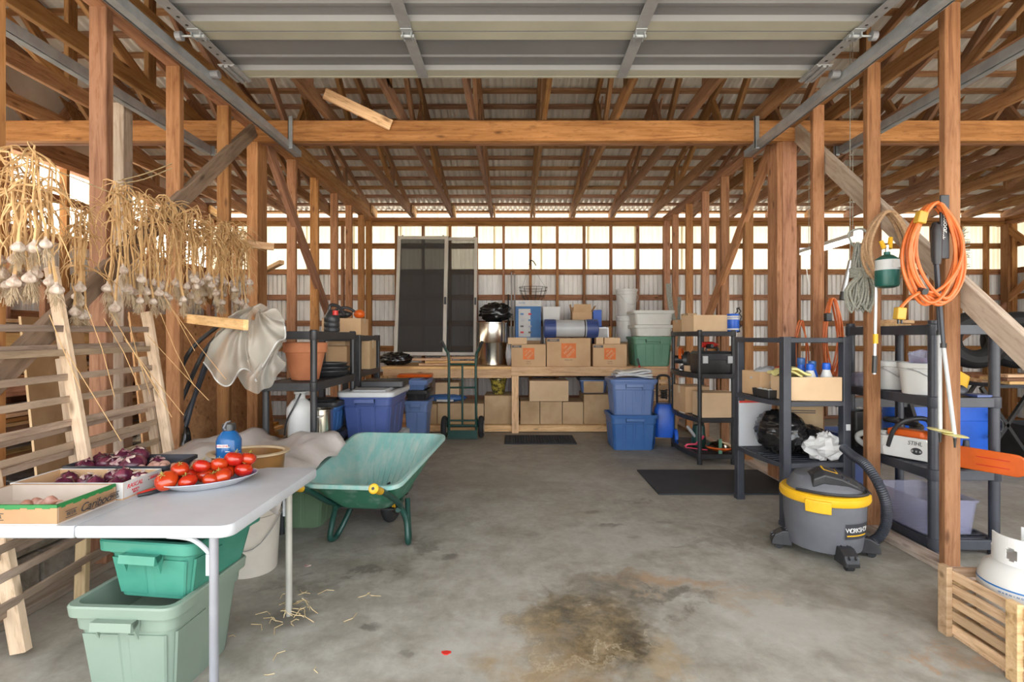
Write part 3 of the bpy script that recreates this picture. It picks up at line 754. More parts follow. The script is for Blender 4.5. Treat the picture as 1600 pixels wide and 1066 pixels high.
# beer flat, torn open
def tray_box(name, label, x0, x1, y0, y1, h, mat, edge=None, inner=None):
    t = thing(name, label, 'box', ((x0+x1)/2, (y0+y1)/2, TZ)); w, d, e = x1-x0, y1-y0, .005
    MB().box(-w/2, w/2, -d/2, d/2, 0, e).build('base', inner or mat, t)
    for k, q in enumerate(((-w/2, w/2, -d/2, -d/2+e), (-w/2, w/2, d/2-e, d/2), (-w/2, -w/2+e, -d/2+e, d/2-e), (w/2-e, w/2, -d/2+e, d/2-e))):
        MB().box(*q, e, h).build('side', mat, t, bevel=.0015)
        if inner:
            q2 = list(q)
            if k == 0: q2[2], q2[3] = q[3]-.0002, q[3]+.001
            if k == 1: q2[2], q2[3] = q[2]-.001, q[2]+.0002
            if k == 2: q2[0], q2[1] = q[1]-.0002, q[1]+.001
            if k == 3: q2[0], q2[1] = q[0]-.001, q[0]+.0002
            MB().box(*q2, e, h-.003).build('lining', inner, t)
    if edge:
        for q in ((-w/2-.001, w/2+.001, -d/2-.0015, -d/2+.007), (w/2-.007, w/2+.0015, -d/2, d/2-.003)):
            mb = MB(); x0_, x1_, y0_, y1_ = q; k = 16; along = (x1_-x0_) > (y1_-y0_)
            for i in range(k):
                hh = .011+random.uniform(-.003, .003)
                if along: mb.box(x0_+(x1_-x0_)*i/k, x0_+(x1_-x0_)*(i+1)/k, y0_, y1_, h-hh, h+.0015)
                else: mb.box(x0_, x1_, y0_+(y1_-y0_)*i/k, y0_+(y1_-y0_)*(i+1)/k, h-hh, h+.0015)
            mb.build('torn_edge', edge, t)
    return t
t = tray_box('beer_tray', 'kraft beer tray with torn green edges at the front of the white table', -1.90, -1.508, 1.685, 1.935, .066, M_beer, M_green, M_boxin)
RIGHT = (PI/2, 0, PI/2)
text('Cariboo', .040, M_ink, t, (.2118, .012, .030), RIGHT, shear=.45)
MB().tube([(.2114, -.03, .022), (.2114, .0, .012), (.2114, .05, .018)], .0014, 5).build('lettering', M_ink, t)
for y in (-.088, .098):
    text('BEER', .017, M_ink, t, (.2118, y, .030), RIGHT)
    for z in (.0195, .0405): MB().box(.2112, .2116, y-.022, y+.022, z-.0012, z+.0012).build('lettering', M_ink, t)
text('BEER', .017, M_ink, t, (-.005, -.1256, .028), FRONT)
for z in (.0175, .0385): MB().box(-.03, .02, -.1258, -.1252, z-.0012, z+.0012).build('lettering', M_ink, t)
t = tray_box('onion_box', 'white printed cardboard box of red onions beside the beer tray', -1.92, -1.491, 1.945, 2.16, .066, M_wbox, None, M_card)
text('RASCAL', .023, M_rprint, t, (.2150, -.045, .044), RIGHT, shear=.25)
text('RANCH\nBROS', .011, M_rprint, t, (.2150, -.042, .021), RIGHT)
for i in range(3):
    MB().box(.2145, .2149, .025+.012*i, .088, .052-.012*i, .0535-.012*i).build('lettering', M_rprint, t)
text('onions', .018, M_rprint, t, (.2150, .06, .047), RIGHT, shear=.4)
# black nursery tray
t = thing('black_tray', 'shallow black plastic tray of red onions and shallots at the back of the table', 'tray', ((-1.965-1.505)/2, 2.325, TZ))
mb = MB(); w, d = .46, .235
mb.loft([rr(w-.05, d-.05, .02, 0), rr(w-.03, d-.03, .02, .045), rr(w, d, .02, .047), rr(w, d, .02, .062), rr(w-.016, d-.016, .02, .062), rr(w-.05, d-.05, .02, .006)])
mb.build('body', M_slate, t, smooth=True)
MB().box(.03, .12, -.075, .075, .0065, .012).build('paper_liner', M_wbox, t)

def onion(label, group, r, mats, seed, wisps=6):
    random.seed(seed); t = thing('red_onion', label, 'onion', (0, 0, 0), 0, group)
    mb = MB(); pr = [(.06, -.98), (.45, -.90), (.80, -.60), (.99, -.15), (.98, .18), (.80, .55), (.48, .82), (.20, .97), (.10, 1.12), (.05, 1.25)]
    rings = []
    for rr_, z in pr:
        rings.append([((rr_*r*(1+.03*math.sin(3*j+seed)))*math.cos(2*PI*j/18), rr_*r*(1+.03*math.cos(2*j+seed))*math.sin(2*PI*j/18), r*.88*(z+1)) for j in range(18)])
    mb.loft(rings).build('bulb', mats[0], t, smooth=True)
    mb = MB()
    for k in range(wisps):
        a = random.uniform(0, 2*PI); s_ = random.uniform(.5, 1.0)
        pts = []
        for i in range(5):
            u = i/4; th = (1-u)*.3+u*s_*1.2; rad = r*1.03*math.sin(th)+.002; z = r*.88*(1+math.cos(th)*1.04)+.004*u
            pts.append((rad*math.cos(a+u*.3), rad*math.sin(a+u*.3), z))
        wdt = r*random.uniform(.10, .28); L = []
        for i, p in enumerate(pts):
            q = Vector((-math.sin(a), math.cos(a), 0))*wdt*math.sin(PI*(.15+.7*i/4)); L.append([Vector(p)-q, Vector(p)+q])
        mb.add([v for l in L for v in l], [(2*i, 2*i+1, 2*i+3, 2*i+2) for i in range(4)])
    mb.build('papery_husk', mats[1], t, smooth=True)
    mb = MB()
    for k in range(8):
        a = random.uniform(0, 2*PI); mb.tube([(0, 0, .003), (.3*r*math.cos(a), .3*r*math.sin(a), -.002), (.55*r*math.cos(a), .55*r*math.sin(a), .002)], .0008, 3)
    mb.build('roots', M_root, t)
    return t
def scatter_onions(protos, spots, z, label, group):
    for i, (x, y, dz, sc) in enumerate(spots):
        p = protos[i % len(protos)]
        rot = (random.uniform(-.5, .5), random.uniform(-.5, .5), random.uniform(0, 6))
        if not p.get('_used'):
            p['_used'] = 1; p.location = (x, y, z+dz); p.rotation_euler = rot; p.scale = (sc,)*3; p['label'] = label; p['group'] = group
        else: dup(p, (x, y, z+dz), rot, label, group, sc)
L1 = 'large red onion lying in the black tray on the table'; G1 = 'red onions in the black tray'
on = [onion(L1, G1, .046, (M_onion, M_onion2), 1), onion(L1, G1, .043, (M_onion, M_onion2), 4, 9), onion(L1, G1, .045, (M_onion, M_onion2), 8, 12)]
scatter_onions(on, [(-1.93, 2.28, 0, .85), (-1.86, 2.31, 0, 1), (-1.775, 2.30, 0, 1.0), (-1.69, 2.285, 0, 1.15), (-1.83, 2.385, .015, .95), (-1.745, 2.385, .02, 1), (-1.92, 2.37, 0, .9), (-1.655, 2.37, 0, .8), (-1.61, 2.30, -.002, .62)], TZ+.008, L1, G1)
L2 = 'red onion lying in the white printed cardboard box'; G2 = 'red onions in the printed box'
o2 = [onion(L2, G2, .036, (M_onion, M_onion2), 21, 9), onion(L2, G2, .034, (M_onion, M_onion2), 25, 5)]
scatter_onions(o2, [(-1.74, 2.08, 0, 1), (-1.67, 2.04, 0, 1), (-1.60, 2.09, .012, 1.05), (-1.575, 2.02, 0, 1), (-1.53, 2.10, .008, 1), (-1.67, 2.11, .01, .95), (-1.80, 2.04, 0, .9), (-1.83, 2.10, 0, 1)], TZ+.006, L2, G2)
def clove(name, label, cat, group, mats, r, seed):
    t = thing(name, label, cat, (0, 0, 0), 0, group); mb = MB(); rings = []
    random.seed(seed)
    for z, rr_ in ((0, .1), (.12, .6), (.3, .95), (.5, 1), (.7, .72), (.85, .34), (1.0, .16), (1.3, .07)):
        rings.append([(r*rr_*(1+.12*math.sin(3*a+seed))*math.cos(a), r*rr_*(1+.1*math.cos(2*a+seed))*math.sin(a)*.8, r*2.1*z) for a in [2*PI*j/12 for j in range(12)]])
    mb.loft(rings).build('bulb', mats, t, smooth=True); return t
L3 = 'pinkish dry shallot in the heap at the tray end'; G3 = 'shallots in the black tray'
p3 = clove('shallot', L3, 'shallot', G3, M_shal, .022, 3); random.seed(12)
for i in range(20):
    x = -1.64+.115*random.random()+ (.0 if i < 12 else .02); y = 2.24+.16*random.random(); z = TZ+.026+(.022 if i >= 10 else 0)
    rot = (PI/2+random.uniform(-.3, .3), random.uniform(-.4, .4), random.uniform(0, 6))
    if i == 0: p3.location = (x, y, z); p3.rotation_euler = rot
    else: dup(p3, (x, y, z), rot, None, None, random.uniform(.8, 1.2))
L4 = 'shallot with brown husk lying in the torn beer tray'; G4 = 'shallots in the beer tray'
for i, (x, y) in enumerate(((-1.71, 1.80), (-1.67, 1.815), (-1.645, 1.80), (-1.69, 1.83), (-1.73, 1.82))):
    dup(p3, (x, y, TZ+.026+.012*(i == 1)), (PI/2, random.uniform(-.4, .4), random.uniform(0, 6)), L4, G4, 1.0)
# platter with tomatoes
pl = thing('oval_platter', 'white oval platter heaped with ripe tomatoes on the table', 'plate', (-1.275, 2.135, TZ), R(37))
def oval(a, b, z, n=40): return [(a*math.cos(2*PI*i/n), b*math.sin(2*PI*i/n), z) for i in range(n)]
MB().loft([oval(.11, .06, 0), oval(.12, .068, .004), oval(.165, .10, .026), oval(.185, .117, .036), oval(.186, .118, .039), oval(.18, .112, .038), oval(.125, .07, .010)]).build('dish', M_plate, pl, smooth=True)
MB().loft([oval(.172, .104, .0345), oval(.178, .1095, .0385), oval(.150, .088, .0245)], False, False).build('lilac_band', M_lila, pl, smooth=True)
LT = 'ripe red tomato heaped on the white oval platter'; GT = 'tomatoes on the platter'
def tomato(seed, r=.036):
    random.seed(seed); t = thing('tomato', LT, 'tomato', (0, 0, 0), 0, GT); rings = []; n = 24
    for i in range(1, 14):
        th = PI*i/14
        ring = []
        for j in range(n):
            ph = 2*PI*j/n; lob = 1+.035*math.cos(5*ph+seed)*math.sin(th)
            dz = -.32*max(0, math.cos(th)-.72)*3.2 if th < 1 else 0
            ring.append((r*1.06*math.sin(th)*lob*math.cos(ph), r*1.06*math.sin(th)*lob*math.sin(ph), r*.86*(1-(-math.cos(th)))-r*.0+r*dz*.35))
        rings.append(ring)
    rings.reverse()
    MB().loft(rings).build('fruit', M_tom, t, smooth=True)
    mb = MB(); zt = r*1.66
    mb.tube([(0, 0, zt-.006), (.002, 0, zt+.004), (.006, .002, zt+.012)], .0016, 5)
    for k in range(5):
        a = 2*PI*k/5+random.uniform(-.2, .2); L = r*random.uniform(.35, .6)
        mb.add([(0, 0, zt-.001), (L*.5*math.cos(a-.25), L*.5*math.sin(a-.25), zt+.003), (L*math.cos(a), L*math.sin(a), zt+.001+random.uniform(0, .006)), (L*.5*math.cos(a+.25), L*.5*math.sin(a+.25), zt+.003)], [(0, 1, 2, 3)])
    mb.build('calyx', M_stem, t); return t
tp = [tomato(s) for s in (1, 2, 3)]
cs, sn = math.cos(R(37)), math.sin(R(37)); random.seed(31); k = 0
spots = [(-.135, -.008, 0, 1.12), (-.07, -.045, 0, .9), (-.075, .03, 0, 1), (-.005, -.052, 0, .85), (-.01, .02, 0, .95), (.055, -.045, 0, 1), (.06, .025, 0, 1), (.12, -.02, 0, .95), (.125, .04, .003, .95),
         (-.1, .02, .040, .85), (-.035, .0, .045, .9), (.03, -.01, .045, .88), (.085, .01, .050, 1.0), (.14, .015, .040, .9), (-.04, .055, .01, .95), (.02, .062, .01, .95)]
for u, v, dz, sc in spots:
    loc = (pl.location.x+u*cs-v*sn, pl.location.y+u*sn+v*cs, TZ+.012+.008*abs(u)/.1+dz); rot = (random.uniform(-.5, .3), random.uniform(-.5, .5), random.uniform(0, 6))
    lab = 'tomato in the upper layer heaped on the white oval platter' if dz > .03 else ('tomato in the far row on the white oval platter' if v > .01 else 'tomato in the near row on the white oval platter')
    if k >= 3: pass
    else: tp[k]['label'] = lab
    if k < 3: tp[k].location = loc; tp[k].rotation_euler = rot; tp[k].scale = (sc,)*3
    else: dup(tp[k % 3], loc, rot, lab, scale=sc)
    k += 1
# bottle
bt = thing('water_bottle', 'blue clear water bottle with grey cap beside the tomatoes', 'bottle', (-1.30, 2.325, TZ))
MB().lathe([(.040, 0), (.049, .004), (.052, .012), (.052, .155), (.048, .165), (.034, .187), (.024, .196), (.023, .206)], 28).build('bottle', M_bottle, bt, smooth=True)
MB().lathe([(.045, .008), (.047, .012), (.047, .100), (.044, .104)], 24).build('water', M_cblue, bt, smooth=True)
MB().lathe([(.027, .198), (.029, .200), (.029, .222), (.026, .228), (.012, .230)], 20).build('cap', M_drop, bt, smooth=True)
MB().tube([(.0, -.03, .205), (.0, -.045, .215), (.0, -.02, .236), (.0, .01, .236)], .004, 6).build('cap_loop', M_leg, bt, smooth=True)
for i in range(5): MB().box(.012, .032, -.0525, -.0475, .05+.02*i, .0522+.02*i).build('scale_mark', M_white, bt)
MB().box(-.024, .024, -.0535, -.0495, .128, .142).build('label', M_white, bt)
text('NALGENE', .011, M_rprint, bt, (0, -.0542, .135), FRONT)
# crock
pn = thing('enamel_pan', 'brown enamel roasting pan with beige rim behind the blue bottle', 'pan', (-1.30, 2.50, .555), R(8))
def oval2(a, b, z): return [(a*math.cos(2*PI*i/36), b*math.sin(2*PI*i/36), z) for i in range(36)]
MB().loft([oval2(.145, .10, 0), oval2(.158, .115, .02), oval2(.165, .12, .105), oval2(.168, .123, .112), oval2(.15, .105, .112), oval2(.14, .095, .02)]).build('pan', M_brown, pn, smooth=True)
MB().loft([oval2(.163, .118, .104), oval2(.186, .14, .112), oval2(.188, .142, .118), oval2(.165, .12, .120), oval2(.158, .112, .112)], False, False).build('rim', M_rim, pn, smooth=True)
text('mco', .045, M_rim, pn, (.09, -.1215, .03), FRONT, shear=.4)
# pruners
kn = thing('pruning_shears', 'red and black handled pruning shears by the onion box', 'shears', (-1.435, 2.035, TZ), R(58))
kn.location.z = TZ
MB().tube([(-.055, .006, .008), (-.02, .010, .009), (.03, .006, .009), (.055, .0, .008)], [.006, .009, .009, .006], 8).build('handle', M_red, kn, smooth=True)
MB().tube([(-.06, -.008, .007), (-.02, -.014, .008), (.02, -.006, .008), (.055, .0, .008)], [.006, .008, .008, .006], 8).build('handle', M_black, kn, smooth=True)
MB().loft([[(.05, -.006, .006), (.07, -.012, .006), (.11, -.002, .006), (.06, .006, .006)], [(.05, -.006, .010), (.07, -.012, .010), (.11, -.002, .010), (.06, .006, .010)]]).build('blade', M_alu, kn)

# ================================================================ UNDER AND BEHIND THE TABLE
tote('storage_tote', 'large pale sage green tote standing on the floor under the table', (-1.29, 1.89, 0), R(-3), .385, .44, .345, M_sage, ribs=2, depth_in=.12)
tote('storage_tote', 'teal green tote tilted on top of the pale sage tote', (-1.245, 1.93, .322), R(-4), .36, .42, .205, M_teal, ribs=2, rot=(R(-2.5), R(1.5), R(-5)))
bucket('white_bucket', 'tall cream bucket with wire handle standing behind the green totes under the table', (-1.40, 2.72, 0), .125, .145, .38, M_offw)
tote('storage_tote', 'moss green tote on the floor under the wheelbarrow handle', (-1.42, 3.45, 0), 0, .42, .40, .42, M_sage2, lid=M_sage2)
tote('storage_tote', 'moss green tote under the draped plastic sheet, beside the cream bucket', (-1.78, 3.05, 0), 0, .42, .50, .44, M_sage2, lid=M_sage2)
tl = thing('black_trestle', 'black folding trestle with square bracket behind the table leg', 'trestle', (-1.46, 3.20, 0))
MB().tube([(0, 0, 0), (0, 0, .50)], .018, 12).build('leg', M_black, tl, smooth=True)
MB().tube([(-.40, 0, 0), (-.40, 0, .50)], .018, 12).build('leg', M_black, tl, smooth=True)
MB().box(-.42, .03, -.02, .02, .50, .53).build('top_bar', M_black, tl)
MB().box(-.09, .0, -.03, -.01, .20, .235).box(-.09, -.065, -.03, -.01, .20, .29).build('bracket', M_drop, tl)
random.seed(9)
def fsheet(u, v):
    z = .034*abs(math.sin(7*u+4*v+.9*math.sin(6*v)))**.7-.03*abs(math.sin(5*v-2*u))+.055*math.sin(2.4*u+.4)+.03*math.sin(5*u+3*v)+.05*math.exp(-((u-.22)/.16)**2)*v+.035*noise.noise(Vector((u*5, v*5, 1)))+.03*abs(noise.noise(Vector((u*9, v*4, 7))))
    z -= max(0, u-.86)*.5; z -= max(0, .12-v)*.9
    return Vector((0.02*noise.noise(Vector((u*4, v*4, 5))), .03*noise.noise(Vector((u*4, v*4, 9))), z))
sh = drape('plastic_sheet', M_sheet, None, .78, .78, fsheet)
sh.location = (-1.53, 2.98, .53); sh.rotation_euler = (0, 0, R(-6)); tag(sh, 'crumpled translucent grey plastic sheet draped over totes behind the table', 'sheet')
# straw and scraps on the floor
random.seed(14); mb = MB()
for i in range(46):
    if i < 26: x, y, z = -.975+random.gauss(0, .05), 2.24+random.gauss(0, .04), random.uniform(.002, .05)
    else: x, y, z = random.uniform(-1.3, -.7), random.uniform(1.86, 2.5), .003
    a = random.uniform(0, 6); L = random.uniform(.02, .085)
    mb.tube([(x, y, z), (x+L*.5*math.cos(a), y+L*.5*math.sin(a), z*.6+.004), (x+L*math.cos(a+.5), y+L*math.sin(a+.5), .003)], .0016, 4)
stuff(tag(mb.build('straw', M_straw), 'dry straw scattered on the concrete around the table leg', 'straw'))
def leafbit(x, y, col, lab):
    mb = MB(); mb.loft([[(x+.018*math.cos(a)*(1+.3*math.sin(3*a)), y+.012*math.sin(a), z) for a in [2*PI*j/10 for j in range(10)]] for z in (.001, .005)])
    tag(mb.build('skin_scrap', col), lab, 'scrap')
leafbit(xat(697, 1.99), 1.99, M_red, 'small red scrap on the bare concrete floor right of the table')
leafbit(xat(480, 2.75), 2.75, M_onion2, 'reddish onion skin scrap on the concrete before the wheelbarrow')

# ================================================================ LEANING TRELLIS
tr = thing('lath_trellis', 'grey wooden lath trellis leaning on the stud wall behind the table', 'trellis')
def trp(u, z):   # plane of the trellis: u along its length, foot to top leaning back to the studs
    a = Vector((-1.86, 1.5, 0)); n = Vector((-1.99, 3.0, 0)); p = a.lerp(n, u); return Vector((p.x-.12*z, p.y, z))
for i, z in enumerate((.22, .325, .43, .53, .63, .735, .84, .94, 1.045, 1.15, 1.265)):
    du = .02*math.sin(i*2.3); dz = .012*math.sin(i*3.1)
    board('lath', trp(-.06+du, z+dz)+Vector((.02, 0, 0)), trp(1.0+du, z+dz*.5+.012)+Vector((.02, 0, 0)), .014, .030, W['slat'], tr)
for i, z in enumerate((.17, .385, .69, .80, 1.17)):
    board('lath', trp(-.06, z)+Vector((-.022, 0, 0)), trp(.98, z+.02)+Vector((-.022, 0, 0)), .014, .028, W['slat'], tr)
def stile(px0, py0, Y0, px1, py1, Y1, w=.055, t_=.03):
    board('stile', at(px0, py0, Y0), at(px1, py1, Y1), w, t_, W['stile'], tr, up=(0, 1, 0))
stile(-62, 480, 1.98, 33, 1018, 1.965, .062, .035)
stile(80, 418, 2.36, 138, 745, 2.32, .05); stile(98, 560, 2.39, 123, 745, 2.37, .05)
stile(229, 488, 2.97, 266, 720, 2.93, .052); stile(223, 558, 2.95, 247, 720, 2.92, .045)
board('stile', (-1.975, 2.33, .02), (-1.985, 2.36, .50), .05, .03, W['stile'], tr, up=(0, 1, 0))

# ================================================================ GARLIC
random.seed(77)
GL = 'dried garlic stalk with pale bulb hanging head down from the drying line'; GG = 'garlic hung to dry'
def garlic(seed, L):
    random.seed(seed); t = thing('garlic_stalk', GL, 'garlic', (0, 0, 0), 0, GG); mb = MB()
    pts = [Vector((0, 0, .05))]; x = y = 0
    for i in range(1, 8):
        x += random.uniform(-.008, .008); y += random.uniform(-.008, .008); pts.append(Vector((x, y, .05-(L+.02)*i/7)))
    end = pts[-1]; mb.tube(pts, [.004, .004, .005, .0055, .0055, .005, .005, .007], 5)
    mb.build('stem', M_stalk, t, smooth=True)
    mb = MB()
    for k in range(random.randint(8, 11)):
        s0 = pts[random.choice((0, 0, 1, 1, 2, 2, 3, 4))]; a = random.uniform(0, 2*PI); ln = random.uniform(.10, .27); p = s0.copy()
        d = Vector((math.cos(a), math.sin(a), random.uniform(-.6, 1.5))).normalized(); q = [p.copy()]; droop = random.uniform(.35, 1.15)
        for i in range(6):
            d = (d+Vector((random.uniform(-.7, .7), random.uniform(-.7, .7), -droop+random.uniform(-.45, .45)))*.75).normalized(); p = p+d*ln/6; q.append(p.copy())
        w0 = random.uniform(.0018, .0042); mb.tube(q, [w0, w0*1.25, w0*1.1, w0*.9, w0*.7, w0*.5, .0006], 3)
    mb.build('dry_leaves', M_stalk, t)
    mb = MB(); rb = random.uniform(.020, .027); c = end; rings = []
    for z, f in ((0.0, .22), (-.012, .30), (-.022, .62), (-.032, .92), (-.042, 1.0), (-.052, .88), (-.058, .55), (-.061, .22)):
        rings.append([(c.x+rb*f*(1+.09*math.cos(6*a)*(f > .5))*math.cos(a), c.y+rb*f*(1+.09*math.cos(6*a)*(f > .5))*math.sin(a), c.z+z*rb/.026+.01) for a in [2*PI*j/18 for j in range(18)]])
    mb.loft(rings).build('bulb', M_bulb, t, smooth=True)
    mb = MB(); b = Vector((c.x, c.y, c.z-.048*rb/.026))
    for k in range(40):
        a = random.uniform(0, 2*PI); r0 = random.uniform(0, rb*.4); ln = random.uniform(.03, .085); sp_ = random.uniform(.1, 1.0)
        mb.tube([b+Vector((r0*math.cos(a), r0*math.sin(a), 0)), b+Vector(((r0+sp_*.012)*math.cos(a), (r0+sp_*.012)*math.sin(a), -ln*.4)), b+Vector(((r0+sp_*.022)*math.cos(a+.5), (r0+sp_*.022)*math.sin(a+.5), -ln*(1-.25*sp_)))], .0009, 3)
    mb.build('roots', M_root, t)
    return t
gp = [garlic(100+i, L) for i, L in enumerate((.34, .40, .46, .52, .58, .37, .44, .50))]
GX = -2.06; used = set()
LAB = [(99, GL, GG)]
def hang(x, y, z, k, s=1.0, lab=None, grp=None):
    rot = (random.uniform(-.10, .10), random.uniform(-.08, .08), random.uniform(0, 6.28))
    if k not in used: used.add(k); o = gp[k]; o.location = (x, y, z); o.rotation_euler = rot; o.scale = (s,)*3
    else: o = dup(gp[k], (x, y, z), rot, scale=s)
    if lab: o['label'] = lab; o['group'] = grp
n = 58
for i in range(n):                                   # the dense row from the first post to the doubled post
    u = (i+random.uniform(-.3, .3))/n; y = 2.60+u*1.30
    hang(GX+.02+random.uniform(-.05, .05), y, 1.955+random.uniform(-.03, .05), random.choice((0, 1, 2, 2, 3, 5, 6, 7) if u > .45 else (1, 2, 3, 3, 4, 6, 7)), 1.0,
         *(('dried garlic stalk of the row between the first and second left posts', 'garlic row, first bay') if y < 3.26 else ('dried garlic stalk of the row between the second and third left posts', 'garlic row, second bay') if y < 3.62 else ('dried garlic stalk of the row end beside the doubled post', 'garlic row, far end')))
for i in range(20): hang(-2.03+random.uniform(-.10, .09), 2.06+random.uniform(-.05, .13), 1.86+random.uniform(-.04, .10), random.choice((0, 1, 2, 5, 6)), 1.0, 'dried garlic stalk of the big bunch at the frame edge before the first post', 'big garlic bunch')
for i in range(7): hang(-2.08+random.uniform(-.02, .02), 2.46+random.uniform(-.03, .04), 1.79+random.uniform(-.03, .03), random.choice((1, 2, 5)), .95, 'dried garlic stalk of the small bunch hanging just left of the first post', 'small garlic bunch')
tag(MB().tube([(-2.05, 1.9, 1.985), (-2.05, 2.69, 1.96), (-2.05, 3.3, 1.965), (-2.05, 4.1, 1.985)], .003, 5).build('drying_line', M_straw), 'thin line along the left studs that the garlic hangs from', 'line')
tag(board('loose_lath', at(360, 378, 3.98), at(428, 386, 4.12), .03, .055, W['pale']), 'short pale lath across the doubled post at the garlic end', 'board')
mb = MB().tube(spline([at(183, 283, 2.7), at(225, 272, 2.95), at(268, 256, 3.25)], 4), .0035, 5).tube(spline([at(183, 288, 2.7), at(225, 280, 2.95), at(268, 263, 3.25)], 4), .0035, 5)
tag(mb.build('string', M_straw), 'pair of strings tied between the first two left studs', 'string')

random.seed(66); mb = MB()
for i in range(12):
    px, py = random.uniform(60, 300), random.uniform(440, 560); Y = 1600/(805-px); s_ = random.uniform(.25, .75)
    a = at(px, py, Y); b = at(px+s_*130, py+random.uniform(90, 150), Y); mb.tube([a, a.lerp(b, .5)+Vector((random.uniform(-.01, .01), 0, random.uniform(-.01, .01))), b], .0018, 5)
stuff(tag(mb.build('dry_stalks', M_stalk), 'long thin dry stalks leaning loosely behind the trellis', 'stalks'))

# ================================================================ WHEELBARROW
wb = thing('wheelbarrow', 'green garden wheelbarrow with dusty teal bowl and yellow handle grips', 'wheelbarrow', (-.87, 2.995, 0), R(-6))
def rim_ring(e, dz):
    # (y, half-width, centre x, z): near edge, far edge; corners rounded
    pts = []
    near, far = (-.215-e, .255+e, -.01, .425+dz), (.70+e, .318+e, -.03, .53+dz)
    cs_ = [(near[2]+near[1], near[0], near[3]), (far[2]+far[1], far[0], far[3]), (far[2]-far[1], far[0], far[3]), (near[2]-near[1], near[0], near[3])]
    r = .10
    for i, c in enumerate(cs_):
        c = Vector(c); a = Vector(cs_[i-1]); b = Vector(cs_[(i+1) % 4]); da = (a-c).normalized()*r; db = (b-c).normalized()*r
        for k in range(7):
            u = k/6; pts.append(((1-u)**2)*(c+da)+2*u*(1-u)*c+u*u*(c+db))
    return pts
def low_ring(z, y0, y1, hw0, hw1, cx, r=.08, dz=0):
    pts = []; cs_ = [(cx+hw0, y0), (cx+hw1, y1), (cx-hw1, y1), (cx-hw0, y0)]
    for i, c in enumerate(cs_):
        c = Vector((*c, z)); a = Vector((*cs_[i-1], z)); b = Vector((*cs_[(i+1) % 4], z)); da = (a-c).normalized()*r; db = (b-c).normalized()*r
        for k in range(7):
            u = k/6; pts.append(((1-u)**2)*(c+da)+2*u*(1-u)*c+u*u*(c+db))
    return pts
rim = rim_ring(0, 0); bot = low_ring(.235, -.02, .36, .155, .165, -.015)
mid = [rim[i].lerp(bot[i], .5)+Vector((0, 0, -.012)) for i in range(28)]
MB().loft([bot, mid, rim_ring(0, -.006)], True, False).build('bowl', M_bgreen, wb, smooth=True)
MB().loft([rim_ring(0, -.008), rim_ring(.020, -.006), rim_ring(.024, -.016), rim_ring(.027, -.016), rim_ring(.027, .002), rim_ring(.024, .006), rim_ring(.004, .006)], False, False).build('rim', M_bin, wb, smooth=True)
ib = [Vector((p.x*.97, p.y*.97+.004, p.z+.008)) for p in bot]; im = [Vector((p.x*.975, p.y*.975+.004, p.z+.006)) for p in mid]
MB().loft([rim_ring(.004, .006), rim_ring(-.004, -.002), im, ib], False, True).build('bowl_inside', M_bin, wb, smooth=True)
for i in range(9):                                     # moulded flutes on the sloping front of the bowl
    u = -.8+1.6*i/8; a = Vector((-.015+u*.15, .345, .246)); b = Vector((-.03+u*.28, .668, .502))
    MB().tube([a, a.lerp(b, .5)+Vector((0, 0, -.014)), b], .0045, 5).build('flute', M_bin, wb)
for s in (-1, 1):
    pts = spline([(s*.215-.01, -.40, .465), (s*.217-.01, -.25, .40), (s*.215, -.06, .285), (s*.20, .02, .235), (s*.225, .045, .15), (s*.238, .03, .045), (s*.235, .055, .018), (s*.225, .10, .026), (s*.20, .16, .10), (s*.17, .24, .215)], 6)
    MB().tube(pts, .0165, 10).build('leg_tube', M_dgreen, wb, smooth=True)
    MB().tube([(s*.19, .0, .225), (s*.13, .25, .222), (s*.075, .62, .185)], .015, 10).build('frame_tube', M_dgreen, wb, smooth=True)
    g_ = MB(); d = (Vector((s*.217-.01, -.25, .40))-Vector((s*.215-.01, -.40, .465))).normalized(); p0 = Vector((s*.215-.01, -.42, .474))
    g_.tube([p0, p0+d*.006, p0+d*.012, p0+d*.02, p0+d*.10, p0+d*.11], [.02, .026, .026, .020, .020, .019], 14); g_.build('grip', M_yel, wb, smooth=True)
    MB().tube([p0-d*.001, p0+d*.002], .008, 10).build('grip_end', M_drop, wb)
MB().bar((-.16, .02, .225), (.16, .02, .225), .03, .006).bar((-.15, .3, .226), (.15, .3, .226), .03, .006).build('cross_bar', M_drop, wb)
wl = MB(); cx_, cy_, cz_ = .0, .43, .14
def wheel_mb(c, R_, tr_, w, n=28, axis='x'):
    rings = []
    for i in range(n):
        a = 2*PI*i/n; ring = []
        for j in range(10):
            b = 2*PI*j/10; rad = R_-tr_+tr_*math.cos(b); ring.append((c[0]+w*math.sin(b), c[1]+rad*math.cos(a), c[2]+rad*math.sin(a)))
        rings.append(ring)
    return MB().loft(rings, False, False, True)
wheel_mb((cx_, cy_, cz_), .14, .034, .036).build('tyre', M_rubber, wb, smooth=True)
mb = MB()
for s in (-1, 1):
    mb.loft([[(cx_+s*.022, cy_+r_*math.cos(2*PI*j/24), cz_+r_*math.sin(2*PI*j/24)) for j in range(24)] for r_ in (.098, .080)], False, False)
for k in range(6):
    a = 2*PI*k/6; mb.bar((cx_, cy_+.02*math.cos(a), cz_+.02*math.sin(a)), (cx_, cy_+.093*math.cos(a), cz_+.093*math.sin(a)), .022, .022, up=(1, 0, 0))
mb.loft([[(cx_+s*.024, cy_+r_*math.cos(2*PI*j/24), cz_+r_*math.sin(2*PI*j/24)) for j in range(24)] for s, r_ in ((-1, .097), (-1, .106), (1, .106), (1, .097))], False, False, True)
mb.tube([(cx_-.05, cy_, cz_), (cx_+.05, cy_, cz_)], .024, 14)
mb.build('wheel_rim', M_yel, wb, smooth=True)
